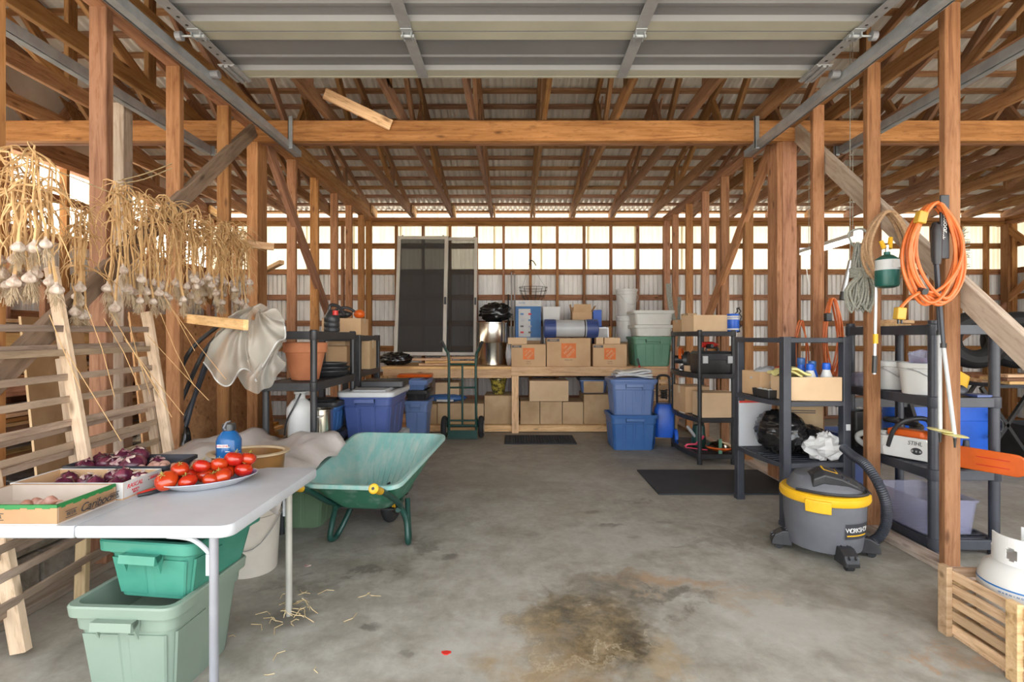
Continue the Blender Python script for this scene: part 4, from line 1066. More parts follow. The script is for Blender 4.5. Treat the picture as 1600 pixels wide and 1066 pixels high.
MB().bar((cx_+.065, cy_-.22, .225), (cx_+.065, cy_, .18), .012, .03).bar((cx_-.065, cy_-.22, .225), (cx_-.065, cy_, .18), .012, .03).tube([(cx_-.08, cy_, cz_), (cx_+.08, cy_, cz_)], .008, 8).build('axle_bracket', M_drop, wb)

# ================================================================ LEFT SIDE: SHELVING AND WHAT IS ON IT
LV = (.12, .50, .925, 1.27)
SA = rack('shelving_unit', 'charcoal plastic shelving unit holding the terracotta pot', (-1.51, 3.84, 0), 0, .36, .86, LV, 1.28, M_black, tier=.055, post=.022)
SB = rack('shelving_unit', 'farther charcoal shelving unit behind the one with the terracotta pot', (-1.53, 4.78, 0), 0, .36, .66, (.12, .55, .93, 1.245), 1.25, M_black, tier=.05, post=.025, square=True)
pt = thing('terracotta_pot', 'large terracotta flower pot on the charcoal shelving', 'pot', (-1.50, 3.66, .927))
MB().lathe([(.088, 0), (.092, .004), (.132, .19), (.135, .195), (.146, .197), (.150, .262), (.146, .267), (.136, .265), (.128, .20), (.084, .02)], 36).build('pot', M_terra, pt, smooth=True)
for i, (r0, z) in enumerate(((.15, .927), (.16, .957), (.145, .987))):
    tag(MB().lathe([(r0*.85, z), (r0, z+.035), (r0+.008, z+.036), (r0+.008, z+.042), (r0-.006, z+.042), (r0*.84, z+.006)], 28, c=(-1.48, 4.06)).build('plant_saucer', M_black, smooth=True),
        ('black plant saucer at the bottom of the stack beside the terracotta pot', 'black plant saucer in the middle of the stack beside the terracotta pot', 'topmost black plant saucer of the stack beside the terracotta pot')[i], 'saucer', 'stacked plant saucers')
carton('cardboard_box', 'brown taped carton on the middle tier of the farther shelving', (-1.59, 4.62, .932), R(4), .20, .24, .22, M_card)
carton('cardboard_box', 'narrow cardboard carton on the middle tier, right of the taped one', (-1.43, 4.86, .932), 0, .16, .22, .27, M_card2)
carton('cardboard_box', 'small tan carton stacked on the middle tier carton of the farther shelving', (-1.58, 4.64, 1.153), R(-6), .16, .18, .075, M_card3, tape=False)
carton('cardboard_box', 'cardboard carton with a pale tape strip on top of the farther shelving', (-1.53, 4.62, 1.247), R(2), .34, .26, .15, M_card)
jg = thing('black_jug', 'black ribbed plastic jug with red cap on top of the shelving', 'jug', (-1.45, 4.05, 1.272))
MB().lathe([(.055, 0), (.06, .006), (.06, .03), (.056, .036), (.06, .042), (.06, .07), (.056, .076), (.06, .082), (.06, .11), (.05, .135), (.036, .155), (.03, .175)], 24).build('body', M_black, jg, smooth=True)
MB().tube(spline([(-.02, 0, .16), (-.01, 0, .21), (.05, 0, .20), (.11, -.02, .13)], 5), .014, 8).build('spout_hose', M_black, jg, smooth=True)
MB().lathe([(.022, .13), (.022, .165), (.01, .168)], 14, c=(.045, -.05)).build('cap', M_red, jg, smooth=True)
ht = thing('hedge_trimmer', 'black and orange power tool lying on the taped carton', 'power tool', (-1.50, 4.58, 1.398))
blob('body', M_drop, ht, (.10, .05, .035), (-.06, 0, 0), amp=.15, seed=3, n=(10, 16))
blob('motor_housing', M_oranp, ht, (.05, .05, .04), (.10, .02, 0), amp=.08, seed=5, n=(10, 14))
MB().tube(spline([(-.14, 0, .04), (-.08, -.02, .085), (0, 0, .095), (.06, .02, .06)], 5), .012, 8).build('handle', M_black, ht, smooth=True)
# sprayer, pot and odds on the lower tier
sp = thing('pump_sprayer', 'white pump sprayer bottle with black hose under the terracotta pot', 'sprayer', (-1.52, 3.62, .502))
MB().lathe([(.07, 0), (.082, .01), (.086, .12), (.092, .20), (.088, .235), (.06, .275), (.036, .295), (.033, .325), (.042, .33), (.042, .345), (.02, .35)], 26).build('tank', M_white, sp, smooth=True)
MB().tube(spline([(.03, -.06, .335), (.0, -.10, .25), (-.05, -.10, .15), (-.075, -.08, .05)], 6), .006, 6).build('hose', M_black, sp, smooth=True)
sk = thing('steel_stockpot', 'stainless steel stockpot beside the white pump sprayer', 'pot', (-1.42, 3.72, .502))
MB().lathe([(.085, 0), (.09, .006), (.09, .20), (.097, .203), (.097, .208), (.086, .206), (.084, .01)], 26).build('pot', M_chrome, sk, smooth=True)
MB().tube(spline([(.0, -.09, .17), (.02, -.12, .165), (.05, -.105, .165), (.055, -.075, .17)], 4), .005, 6).build('handle', M_alu, sk, smooth=True)
tote('storage_tote', 'low blue storage tray behind the steel stockpot', (-1.50, 4.02, .502), 0, .30, .34, .22, M_blue, lid=M_black)
carton('cardboard_box', 'flat cardboard carton on the lowest tier under the steel stockpot', (-1.50, 3.80, .122), 0, .28, .5, .16, M_card2)
# stacked big tote with grey lid
tote('storage_tote', 'lower navy tote beneath the big navy tote with the grey lid', (-1.19, 4.33, 0), 0, .46, .66, .39, M_navy, lid=M_lid)
tote('storage_tote', 'big navy storage tote with pale grey lid behind the wheelbarrow', (-1.175, 4.325, .412), 0, .43, .66, .37, M_navy, lid=M_lid, ribs=3, taper=.86)
lo = thing('loose_cover', 'loose charcoal cover lying on the pale grey tote lid', 'cover', (-1.13, 4.45, .81), R(3))
MB().loft([rr(.36, .30, .03, 0), rr(.37, .31, .03, .004), rr(.37, .31, .03, .045), rr(.34, .28, .03, .052)]).build('lid', M_black, lo, smooth=True)
tote('storage_tote', 'tall blue ribbed tote standing behind the big navy tote', (-1.14, 6.05, 0), 0, .30, .42, .50, M_blue2, ribs=2)
tote('storage_tote', 'black shallow bin stacked on the tall blue ribbed tote', (-1.14, 6.05, .50), 0, .29, .40, .12, M_black, ribs=2, grip=False)
tote('storage_tote', 'blue shallow bin topmost of the stack behind the navy tote', (-1.15, 6.05, .622), 0, .28, .40, .10, M_blue2, ribs=2, lid=M_blue2, grip=False)
od = thing('orange_sled', 'orange plastic tray lying on top of the blue stacked bins', 'tray', (-1.22, 6.28, .745), R(5))
MB().loft([rr(.40, .30, .03, 0), rr(.42, .32, .03, .02), rr(.40, .30, .03, .034)]).build('lid', M_oranp, od, smooth=True)
# hanging mesh netting, its lath and the black pipes
nt_ = thing('mesh_netting', 'bunched cream mesh netting hung on a lath before the studs', 'netting', (-1.66, 3.20, 1.0))
def netlobe(nm, r, loc, seed, amp=.32):
    o = blob(nm, M_net, nt_, r, loc, (34, 56), amp, 1.9, seed, True, flat=-9, smooth=True, fold=.25, hf=.55); return o
netlobe('netting', (.13, .09, .13), (.02, .06, .06), 2, .25)
def fan(top, hem, nf, amp, seed, sag=.07, cord=False):
    O = nt_.location; T = at(*top)-O; H = spline([at(*h)-O for h in hem], 8); nu = len(H); nv = 14; vs = []
    for jv in range(nv+1):
        v = jv/nv
        for iu, h in enumerate(H):
            u = iu/(nu-1); p = T.lerp(h, v**.85)
            f = math.sin(2*PI*nf*u+1.3*math.sin(5*u+seed)+1.2*v)*amp*(.25+v)+.03*noise.noise(Vector((u*5, v*4, seed)))
            vs.append(p+Vector((.35*f, -sag*math.sin(PI*v)-f, .3*f)))
    fs = [(jv*nu+iu, jv*nu+iu+1, (jv+1)*nu+iu+1, (jv+1)*nu+iu) for jv in range(nv) for iu in range(nu-1)]
    o = MB().add(vs, fs).build('netting', M_net, nt_); o.data.polygons.foreach_set('use_smooth', [True]*len(fs))
    if cord: MB().tube(vs[-nu:], .005, 6).build('binding_cord', M_wbox, nt_, smooth=True)
fan((398, 478, 3.20), [(320, 568, 3.18), (334, 588, 3.10), (350, 603, 3.08), (368, 588, 3.05), (388, 578, 3.05), (402, 598, 3.10)], 3.2, .030, 1, .10, True)
fan((404, 480, 3.22), [(398, 582, 3.10), (412, 566, 3.03), (434, 538, 3.02), (446, 520, 3.10), (441, 498, 3.2)], 2.6, .030, 2, .09, True)
fan((442, 532, 3.24), [(368, 582, 3.16), (382, 606, 3.12), (402, 614, 3.10), (426, 600, 3.10), (447, 566, 3.18)], 3.5, .028, 3, .10)
fan((396, 480, 3.25), [(324, 574, 3.28), (326, 548, 3.22), (340, 524, 3.20), (356, 500, 3.22)], 2.2, .028, 4, .06)
fan((402, 500, 3.28), [(402, 480, 3.22), (420, 478, 3.16), (440, 492, 3.16), (446, 515, 3.2), (430, 540, 3.26)], 2.4, .026, 5, .08)
tag(board('loose_lath', at(284, 497, 3.40), at(384, 508, 2.92), .03, .06, W['pale']), 'pale orange lath sticking out in front of the cream netting', 'board')
random.seed(41)
pipes = [((343, 508), (300, 545), (272, 600), (256, 636)), ((352, 512), (318, 552), (290, 612), (277, 643)), ((368, 512), (335, 540), (310, 600), (284, 692)), ((360, 512), (330, 555), (304, 620), (270, 690)), ((255, 502), (225, 520), (190, 548), (172, 560))]
for i, q in enumerate(pipes):
    Y0 = 3.32+.05*i if i < 4 else 3.95
    tag(MB().tube(spline([at(px, py, Y0+.03*k) for k, (px, py) in enumerate(q)], 6), .014 if i != 4 else .009, 8).build('black_pipe', M_slate if i in (2, 3) else M_black, smooth=True),
        ('shortest black irrigation pipe hooked over the lath by the netting', 'second black pipe hooked over the lath beside the shortest one', 'longest grey-black pipe reaching down beside the plywood sheet', 'grey-black pipe just left of the longest one', 'thin black pipe slanting behind the trellis stile')[i], 'pipe', 'irrigation pipes')
# plywood leaning in the side bay
ps = MB().box(-.006, .006, 0, 1.75, 0, 1.40).build('plywood_sheet', W['ply'], None); ps.location = (-2.36, 3.32, 0); ps.rotation_euler = (0, R(-6), 0)
tag(ps, 'orange-brown plywood sheet leaning behind the left studs', 'sheet')
ps = MB().box(-.006, .006, 0, .55, 0, 1.35).build('fibreboard_sheet', M_card2, None); ps.location = (-2.62, 2.85, 0); ps.rotation_euler = (0, R(-5), R(12))
tag(ps, 'dull brown fibreboard leaning behind the trellis', 'sheet')
# lumber rack along the outer left wall
lr = thing('lumber_rack', 'timber rack along the far left wall stacked with boards', 'rack', (-4.15, 5.2, 0))
for y in (-2.2, -1.1, 0, 1.1, 2.2):
    for x in (-.30, .40): board('post', (x, y, 0), (x, y, 1.62), .05, .09, W['stud'], lr, up=(0, 1, 0))
    for z in (.16, .50, .86, 1.22): board('bearer', (-.32, y+.06, z), (.44, y+.06, z), .04, .09, W['stud'], lr)
    board('brace', (.42, y, 1.55), (-.1, y, 2.0), .04, .09, W['stud'], lr)
board('rail', (.43, -2.3, 1.20), (.43, 2.3, 1.20), .03, .12, W['ends'], lr); board('rail', (.43, -2.3, .84), (.43, 2.3, .84), .03, .10, W['stud'], lr)
random.seed(52); nb = 0
for zi, z in enumerate((.205, .545, .905, 1.265)):
    for lay in range(3):
        for j in range(4):
            x = -4.40+.17*j+random.uniform(-.02, .02); y0 = 3.0+random.uniform(0, .6); y1_ = 6.6+random.uniform(-.6, .6); th = .03
            tag(board('stacked_board', (x, y0, z+.018+.036*lay), (x, y1_, z+.018+.036*lay), .13, th, (W['ends'], W['stud'], W['pale'], W['grey'])[(j+lay+zi) % 4]),
                ('sawn board stored on the lowest tier of the lumber rack', 'sawn board stored on the second tier of the lumber rack', 'sawn board stored on the third tier of the lumber rack', 'sawn board stored on the top tier of the lumber rack')[zi], 'board', 'boards in the lumber rack, tier %d' % (zi+1))
tarp = thing('black_tarp', 'black plastic tarpaulin heap lying in the left side bay', 'tarp', (-3.25, 4.1, 0)); blob('tarp', M_bag, tarp, (.45, .8, .22), amp=.3, seed=4, n=(16, 26))
random.seed(8)
for i in range(6):
    tag(board('stacked_board', (-2.95-.05*(i % 3), 3.2, .03+.04*i), (-2.9-.06*(i % 3), 6.2, .03+.04*i), .20, .036, W['ends' if i % 2 else 'ply']), 'wide board in the low pile on the side bay floor', 'board', 'low board pile')
bb_ = thing('black_bundle', 'black film bundle standing at the foot of the plywood', 'bundle', (-2.055, 3.20, 0)); blob('bundle', M_bag, bb_, (.035, .05, .33), amp=.18, seed=11, n=(16, 16))
tag(board('loose_lath', at(404, 428, 5.4), at(440, 410, 5.0), .05, .04, W['ends']), 'short offcut nailed behind the studs left of the corner', 'board')

# ================================================================ WORKBENCH AT THE BACK WALL
BZ = .853; B0 = 6.56
wbch = thing('workbench', 'long timber workbench built along the back wall', 'workbench', (.1, B0, 0))
def wb_(nm, p, q, w, t, m='pale', up=(0, 0, 1)): return board(nm, Vector(p)-Vector((.1, B0, 0)), Vector(q)-Vector((.1, B0, 0)), w, t, W[m], wbch, up=up)
for k in range(6): wb_('plank', (-1.72, B0+.10+.175*k, BZ-.018), (-.03, B0+.10+.175*k, BZ-.018), .17, .036, 'ends'); wb_('plank', (-.02, B0+.09+.175*k, BZ-.018), (1.95, B0+.09+.175*k, BZ-.018), .17, .036, 'pale')
wb_('front_board', (-1.70, B0+.04, BZ-.075), (-.05, B0+.04, BZ-.075), .038, .15, 'ends'); wb_('front_board', (-.05, B0-.0, BZ-.06), (1.95, B0-.0, BZ-.06), .038, .12)
for x in (-1.68, 0.0, 1.9): wb_('leg', (x, B0+.02, 0), (x, B0+.02, BZ-.12 if x else BZ-.115), .09, .05, 'pale', up=(0, 1, 0)); wb_('leg', (x, B0+1.05, 0), (x, B0+1.05, BZ-.04), .09, .05, 'stud', up=(0, 1, 0))
wb_('kick_board', (-1.72, B0+.06, .05), (1.93, B0+.06, .05), .036, .08, 'pale')
for k in range(5): wb_('lower_plank', (-1.72, B0+.17+.19*k, .085), (1.93, B0+.17+.19*k, .085), .18, .02, 'ends')
def bx_(label, x0, x1, y, d, z, h, mat=M_card2, **k): return carton('cardboard_box', label, ((x0+x1)/2, y+d/2, z), k.pop('rz', 0), x1-x0, d, h, mat, **k)
S = lambda px, Y: xat(px, Y)
y = B0+.12
bx_('old carton at the left end under the bench', S(664, 6.7), S(683, 6.7), y, .5, .096, .26, tape=False)
bx_('old carton under the bench behind the hand truck', S(684, 6.7), S(756, 6.7), y, .5, .096, .27)
bx_('tall old carton under the bench below the glazed pot', S(757, 6.7), S(800, 6.7), y, .5, .096, .37)
for i, (a, b) in enumerate(((813, 843), (844, 878), (879, 911))):
    bx_(('old carton just right of the middle bench leg', 'middle old carton of the low row under the bench', 'third old carton right of the middle bench leg')[i], S(a, 6.7), S(b, 6.7), y, .5, .096, .30-.006*i, tape=(i != 2))
bx_('tall old carton under the bench beside the blue totes', S(912, 6.7), S(952, 6.7), y, .5, .096, .385)
bx_('clean tan carton with pale tape band on the cartons under the bench', S(827, 6.62), S(888, 6.62), B0+.06, .42, .40, .265, M_card3, rz=R(1))
bx_('upright tan carton under the bench behind the hand truck uprights', S(680, 6.75), S(717, 6.75), B0+.2, .35, .372, .26, M_card3)
tote('storage_tote', 'grey-blue bin with a cardboard panel at its front under the bench', (S(928, 6.8), B0+.35, .486), 0, .40, .30, .20, M_blue2, lid=M_slate, ribs=2)
cb = MB().box(-.13, .13, -.004, 0, 0, .15).build('card_panel', M_card2); cb.location = (S(928, 6.7), B0+.165, .50); tag(cb, 'brown card panel standing before the grey-blue bin', 'panel')
fb = thing('feed_bag', 'blue and white printed bag lying under the bench behind the hand truck', 'bag', (S(697, 6.7), B0+.22, .372))
blob('bag', M_blue, fb, (.26, .10, .055), amp=.12, seed=21, n=(12, 24)); MB().box(-.12, .10, -.115, -.10, .02, .045).build('label', M_wbox, fb)
gp_ = thing('glazed_pot', 'dark glazed flower pot with yellow leaf pattern under the bench', 'pot', (S(778, 6.72), B0+.30, .468))
MB().lathe([(.072, 0), (.082, .012), (.076, .03), (.088, .06), (.108, .19), (.118, .196), (.118, .212), (.104, .212), (.07, .03)], 30).build('pot', M_glazed, gp_, smooth=True)

# ---- on the bench, left part
bgz = BZ+.001
def bag(label, loc, r, seed, amp=.32, mat=M_bag, name='black_bag', cat='bag', n=(22, 30), hf=1.0):
    t = thing(name, label, cat, loc); blob('bag', mat, t, r, (0, 0, 0), n, amp, 3.0, seed, hf=hf); return t
bag('black plastic bag bunched at the left end of the bench', (S(619, 6.9), 6.88, bgz), (.21, .16, .085), 3)
for i, (a, b, zz, w, yy) in enumerate(((655, 706, .018, .09, 6.70), (665, 745, .05, .10, 6.74), (645, 706, .082, .12, 6.80), (690, 742, .095, .09, 6.95))):
    tag(board('offcut', (S(a, yy), yy, bgz+zz), (S(b, yy), yy+.03, bgz+zz), w, .03, W['pale']), ('short pale offcut lowest of the pile on the bench', 'long pale offcut second in the pile on the bench', 'white-painted offcut topmost of the front pile on the bench', 'pale offcut at the back under the screen doors')[i], 'board', 'offcuts on the bench')
def screen_door(label, x0, x1, z0, z1, y0, y1, mat, fr=.045, seed=0):
    t = thing('screen_door', label, 'screen door', ((x0+x1)/2, y0, z0), 0, None, (math.atan2(-(y1-y0), z1-z0), 0, 0)); w = x1-x0; h = math.hypot(z1-z0, y1-y0)
    for a in ((-w/2, -w/2+fr, 0, h), (w/2-fr, w/2, 0, h)): MB().box(a[0], a[1], -.012, .012, a[2], a[3]).build('frame_stile', M_offw, t, bevel=.003)
    for a in ((0, fr), (h-fr, h)): MB().box(-w/2+fr, w/2-fr, -.011, .011, *a).build('frame_rail', M_offw, t, bevel=.003)
    MB().box(-w/2+fr, w/2-fr, -.001, .001, fr, h-fr).build('screen', mat, t)
    MB().box(w/2-fr*.8, w/2-.01, -.03, -.012, h*.42, h*.48).build('latch', M_drop, t)
    for s in (-.4, .4): MB().tube([(w*s, 0, h), (w*s, 0, h+.012)], .012, 10).build('roller', M_drop, t)
    return t
screen_door('left white-framed sliding screen door with dark mesh on the bench', S(619, 7.5), S(699, 7.5), .965, 2.73, 7.36, 7.60, M_screen, .05)
screen_door('right white-framed screen door with see-through mesh beside the dark one', S(694, 7.5), S(745, 7.5), .965, 2.72, 7.42, 7.655, M_screen2, .045)
dc = thing('steel_drum', 'shiny stainless steel drum on the bench with a black bag on it', 'drum', (S(769, 7.0), 7.0, bgz))
MB().lathe([(.200, 0), (.207, .004), (.207, .30), (.210, .305), (.207, .31), (.207, .555), (.213, .56), (.213, .575), (.20, .575), (.195, .565), (.02, .565)], 40).build('drum', M_chrome, dc, smooth=True)
bag('crumpled black bag lying on top of the steel drum', (S(774, 7.0), 7.0, bgz+.577), (.20, .16, .13), 14, .40)
# pipes / sticks against the wall
for i, (px, z1, m_) in enumerate(((794, 460, M_drop), (799, 425, M_alu), (804, 428, M_alu))):
    tag(MB().tube([(S(px, 7.55), 7.45, bgz), (S(px, 7.62), 7.70, zat(z1, 7.66))], .010, 8).build('metal_rod', m_, smooth=True), ('short dark rod leaning on the back wall right of the drum', 'pale metal rod leaning on the back wall right of the drum', 'pale metal rod leaning behind the blue printed carton')[i], 'rod', 'rods at the back wall')
# moving boxes
def logo_box(label, x0, x1, d, h, size, cap, lines, Y=B0+.02, z=bgz, rz=0, flap=True):
    w = x1-x0; t = carton('moving_box', label, ((x0+x1)/2, Y+d/2, z), rz, w, d, h, M_card, tape=False); f = -d/2-.0012; s = h*.26
    MB().box(-s, s, f, f+.001, h*.5-s+.02, h*.5+s+.02).build('logo', M_hd, t)
    for k, (ln, off, sz) in enumerate((('THE', .62, .30), ('HOME', .12, .50), ('DEPOT', -.46, .46))):
        u = off*s; o = text(ln, s*sz, M_card3, t, (-.707*u, f-.0006, h*.5+.02+.707*u), FRONT, name='logo_letters')
        o.matrix_basis = Matrix.Translation((-.707*u, f-.0006, h*.5+.02+.707*u)) @ Matrix.Rotation(PI/2, 4, 'X') @ Matrix.Rotation(R(45), 4, 'Z')
    for k in range(2): text(lines[k], s*.20, M_ink, t, (0, f-.0004, h*.5-s-.005-.024*k), FRONT)
    MB().box(-w/2+.006, -w/2+.02+s*1.5, f, f+.001, h-.045, h-.012).build('size_tag', M_dtag, t)
    text(cap, .024, M_card3, t, (-w/2+.013+s*.75, f-.0006, h-.0285), FRONT, name='size_letters')
    return t
logo_box('small cardboard moving box with orange logo, left of three on the bench', S(799, B0), S(853, B0), .30, .285, 1, 'SMALL', ('Small Box', 'Tape it up'))
logo_box('medium cardboard moving box with orange logo in the middle of the bench', S(854.5, B0), S(923, B0), .40, .365, 1, 'MEDIUM', ('Medium Box', ''))
logo_box('small cardboard moving box with orange logo beside the green tote', S(927, B0), S(980, B0), .30, .285, 1, 'SMALL', ('Small Box', 'Tape it up'))
bag('crumpled grey bubble wrap beside the left moving box', (S(796, 6.75), 6.78, bgz), (.05, .08, .15), 33, .3, M_wrap, 'bubble_wrap', 'wrap')
carton('cardboard_box', 'little carton with pale tape on the left moving box', (S(808, 6.7), 6.70, bgz+.286), R(2), .245, .18, .085, M_card3)
for i, (a, b) in enumerate(((931, 943), (944, 969))):
    carton('cardboard_box', ('tiny carton with tape on the right moving box', 'wider small carton with tape on the right moving box')[i], ((S(a, 6.66)+S(b, 6.66))/2, 6.74, bgz+.286), 0, S(b, 6.66)-S(a, 6.66)-.004, .18, .085, M_card3)
carton('cardboard_box', 'plain carton beneath the blue and white printed carton', (S(825, 7.2), 7.22, bgz), 0, .34, .2, .328, M_card)
bp = carton('printed_carton', 'tall blue and white printed carton standing behind the moving boxes', (S(825, 7.2), 7.22, bgz+.33), R(1), .355, .20, .56, M_cblue, tape=False)
MB().box(-.178, .178, -.1012, -.1, .475, .56).build('white_band', M_wbox, bp); MB().box(-.135, .03, -.1012, -.1, .05, .44).build('white_panel', M_wbox, bp); MB().box(-.178, .178, -.1012, -.1, 0, .04).build('white_band', M_wbox, bp)
for r_ in range(4):
    for c_ in range(2): MB().box(-.11+.11*c_, -.065+.11*c_, -.1022, -.1012, .10+.085*r_, .125+.085*r_).build('picture', (M_rprint, M_dtag, M_leg, M_stripe)[(r_+c_) % 4], bp)
text('FILTER', .03, M_stripe, bp, (-.09, -.1016, .52), FRONT)
fd = thing('filter_cylinder', 'grey cylinder with blue end caps lying on the middle moving box', 'cylinder', (S(892, 6.75), 6.76, bgz+.366), 0)
def xl(prof, n=28): return [[(x, r_*math.cos(2*PI*j/n), .123+r_*math.sin(2*PI*j/n)) for j in range(n)] for x, r_ in prof]
MB().loft(xl([(-.24, .114), (.24, .114)])).build('body', M_lid, fd, smooth=True)
for s in (-1, 1):
    MB().loft(xl([(s*.20, .119), (s*.20, .122), (s*.345, .122), (s*.355, .112), (s*.357, .05)])).build('end_cap', M_navy, fd, smooth=True)
    for k in range(10):
        a = 2*PI*k/10; MB().bar((s*.22, .123*math.cos(a), .123+.123*math.sin(a)), (s*.34, .123*math.cos(a), .123+.123*math.sin(a)), .02, .008, up=(0, math.cos(a), math.sin(a))).build('grip_rib', M_navy, fd)
MB().loft(xl([(.17, .117), (.185, .117)])).build('band', M_black, fd, smooth=True)
ww = thing('white_bin', 'white open waste bin behind the grey cylinder', 'bin', (S(861, 7.2), 7.2, bgz), 0)
MB().loft([rr(.19, .16, .02, 0), rr(.25, .20, .02, .78), rr(.262, .21, .02, .80), rr(.24, .19, .02, .80), rr(.18, .15, .02, .01)]).build('bin', M_white, ww, smooth=True)
carton('cardboard_box', 'open cardboard box behind the grey cylinder', (S(908, 7.2), 7.2, bgz), 0, .27, .24, .72, M_card, True)
carton('cardboard_box', 'small bright blue carton beside the open box at the back', (S(932, 7.3), 7.28, bgz), 0, .12, .12, .76, M_bblue, tape=False)
pf = MB().box(-.085, .085, -.008, .008, 0, .20).build('picture', M_wbox); 
t = thing('framed_picture', 'small framed picture leaning between the cylinder and the buckets', 'picture', (S(941, 6.95), 6.98, bgz+.30), 0, None, (R(-8), 0, 0)); pf.parent = t
MB().box(-.095, -.080, -.012, .01, -.01, .21).box(.08, .095, -.012, .01, -.01, .21).box(-.08, .08, -.012, .01, -.01, .006).box(-.08, .08, -.012, .01, .196, .21).build('frame', M_alu, t)
MB().lathe([(.03, -.0085), (.02, -.0095), (.0, -.0095)], 12).build('print', M_pink, t, rot=(PI/2, 0, 0), loc=(-.01, 0, .10))
carton('cardboard_box', 'plain carton under the framed picture on the bench', (S(941, 6.95), 7.02, bgz), 0, .22, .24, .285, M_card)
tag(board('offcut', (S(950, 7.0), 6.95, bgz), (S(953, 7.0), 7.02, bgz+.52), .05, .03, W['stud'], up=(0, 1, 0)), 'upright brown offcut between the picture and the white buckets', 'board')
b0 = bucket('white_bucket', 'lower white bucket of the two stacked at the back of the bench', (S(979, 7.15), 7.15, bgz+.31), .125, .145, .36, M_white, bail=False)
carton('cardboard_box', 'box carrying the two white buckets, behind the green tote', (S(979, 7.15), 7.16, bgz), 0, .27, .26, .308, M_card2)
b1 = bucket('white_bucket', 'upper white bucket with a wire handle stacked on another bucket', (S(979, 7.15), 7.15, bgz+.673), .125, .145, .37, M_white)
tote('storage_tote', 'forest green ribbed tote at the right end of the bench', (S(1016, 6.75), 6.82, bgz), 0, .53, .46, .385, M_fgreen, taper=.90, ribs=4)
for i in range(2):
    tote('storage_tote', ('lower pale grey tote nested on the forest green tote', 'upper pale grey tote topmost at the right end of the bench')[i], (S(1018, 6.75), 6.82, bgz+.39+.148*i), 0, .52+.025*i, .45, .145 if i == 0 else .185, M_greyt, taper=.92, ribs=0, grip=False)
# hanging wire basket
hb = thing('wire_basket', 'round black wire basket hanging from a stud hook above the bench', 'basket', (S(833, 7.42), 7.42, zat(475, 7.42)))
mb = MB()
for r_, z in ((.205, .24), (.195, .19), (.165, .11), (.11, .04), (.05, .0)): mb.tube([(r_*math.cos(2*PI*j/24), r_*.8*math.sin(2*PI*j/24), z) for j in range(24)], .0035, 4, closed=True)
for k in range(14):
    a = 2*PI*k/14; mb.tube([(r_*math.cos(a), r_*.8*math.sin(a), z) for r_, z in ((.205, .24), (.195, .19), (.165, .11), (.11, .04), (.05, 0), (0, -.005))], .0025, 4)
mb.build('wire_bowl', M_drop, hb)
mb = MB()
for a in (0.4, 2.5, 4.6): mb.tube([(.2*math.cos(a), .16*math.sin(a), .24), (-.04, .16, .62)], .0015, 4)
mb.build('chain', M_drop, hb)
MB().tube(spline([(-.05, .235, .60), (-.03, .20, .66), (.01, .17, .64), (.05, .18, .58)], 4), .008, 6).build('hook', M_drop, hb)
# hand truck
hk = thing('hand_truck', 'dark green two-wheeled hand truck standing before the bench', 'hand truck', (S(722.5, 6.2), 6.20, 0))
for s in (-1, 1):
    MB().tube(spline([(s*.235, -.04, 1.16), (s*.20, -.02, 1.08), (s*.165, 0, .98), (s*.165, 0, .5), (s*.165, .02, .06)], 5), .016, 10).build('upright', M_dgreen, hk, smooth=True)
    MB().tube([(s*.245, -.045, 1.18), (s*.212, -.025, 1.11)], .020, 10).build('grip', M_black, hk, smooth=True)
    wheel_mb((s*.225, .06, .135), .135, .036, .034).build('tyre', M_rubber, hk, smooth=True)
    MB().tube([(s*.195, .06, .135), (s*.258, .06, .135)], .078, 20).build('wheel_hub', M_alu, hk, smooth=True)
    MB().tube([(s*.165, .01, .30), (s*.19, .06, .135)], .012, 8).build('axle_strut', M_dgreen, hk)
for z in (.16, .22, .62, .90): MB().tube([(-.165, .0, z), (.165, .0, z)], .012, 8).build('cross_bar', M_dgreen, hk)
MB().tube([(0, .0, .90), (0, .0, .16)], .012, 8).build('centre_bar', M_dgreen, hk)
MB().tube([(-.24, .06, .135), (.24, .06, .135)], .008, 8).build('axle', M_drop, hk)
MB().box(-.18, .18, -.02, .12, 0, .01).box(-.18, .18, .0, .012, 0, .10).build('toe_plate', M_dgreen, hk)
MB().box(.182, .1835, -.012, .012, .33, .40).build('label', M_pyel, hk)
# mat and blue totes
fm = thing('drain_mat', 'black rubber grid mat on the floor before the bench', 'mat', (S(843, 6.12), 6.12, 0))
mb = MB(); 
for i in range(27): x = -.41+.82*i/26; mb.box(x-.006, x+.006, -.24, .24, .001, .014)
for j in range(9): yy = -.24+.48*j/8; mb.box(-.416, .416, yy-.007, yy+.007, .0, .013)
mb.build('grid', M_mat, fm)
tote('storage_tote', 'bright blue ribbed tote lower of the two on the floor', (S(985, 5.75), 5.76, 0), 0, .53, .46, .385, M_blue, ribs=4, taper=.9)
tote('storage_tote', 'slate blue ribbed tote stacked on the bright blue one', (S(985, 5.75), 5.76, .37), R(-1), .50, .44, .385, M_blue2, ribs=4, taper=.9, lid=M_blue2)
tw = thing('folded_towels', 'grey and white folded cloth lying on the stacked blue totes', 'cloth', (S(987, 5.7), 5.72, .785))
for i in range(4):
    o = drape('fold', M_cloth if i % 2 == 0 else M_greyt, tw, .40-.03*i, .30, lambda u, v, i=i: Vector((0, .02*math.sin(3*u+i), .012*math.sin(5*u+i*1.3)+.008*math.sin(7*v)-.05*max(0, u-.9)*(i < 2))), 14, 10, .014); o.location = (.01*i, 0, .012+.018*i)
hn = thing('loppers', 'red and black tool handle sticking up behind the folded cloth', 'tool', (S(1001, 5.9), 5.97, .78))
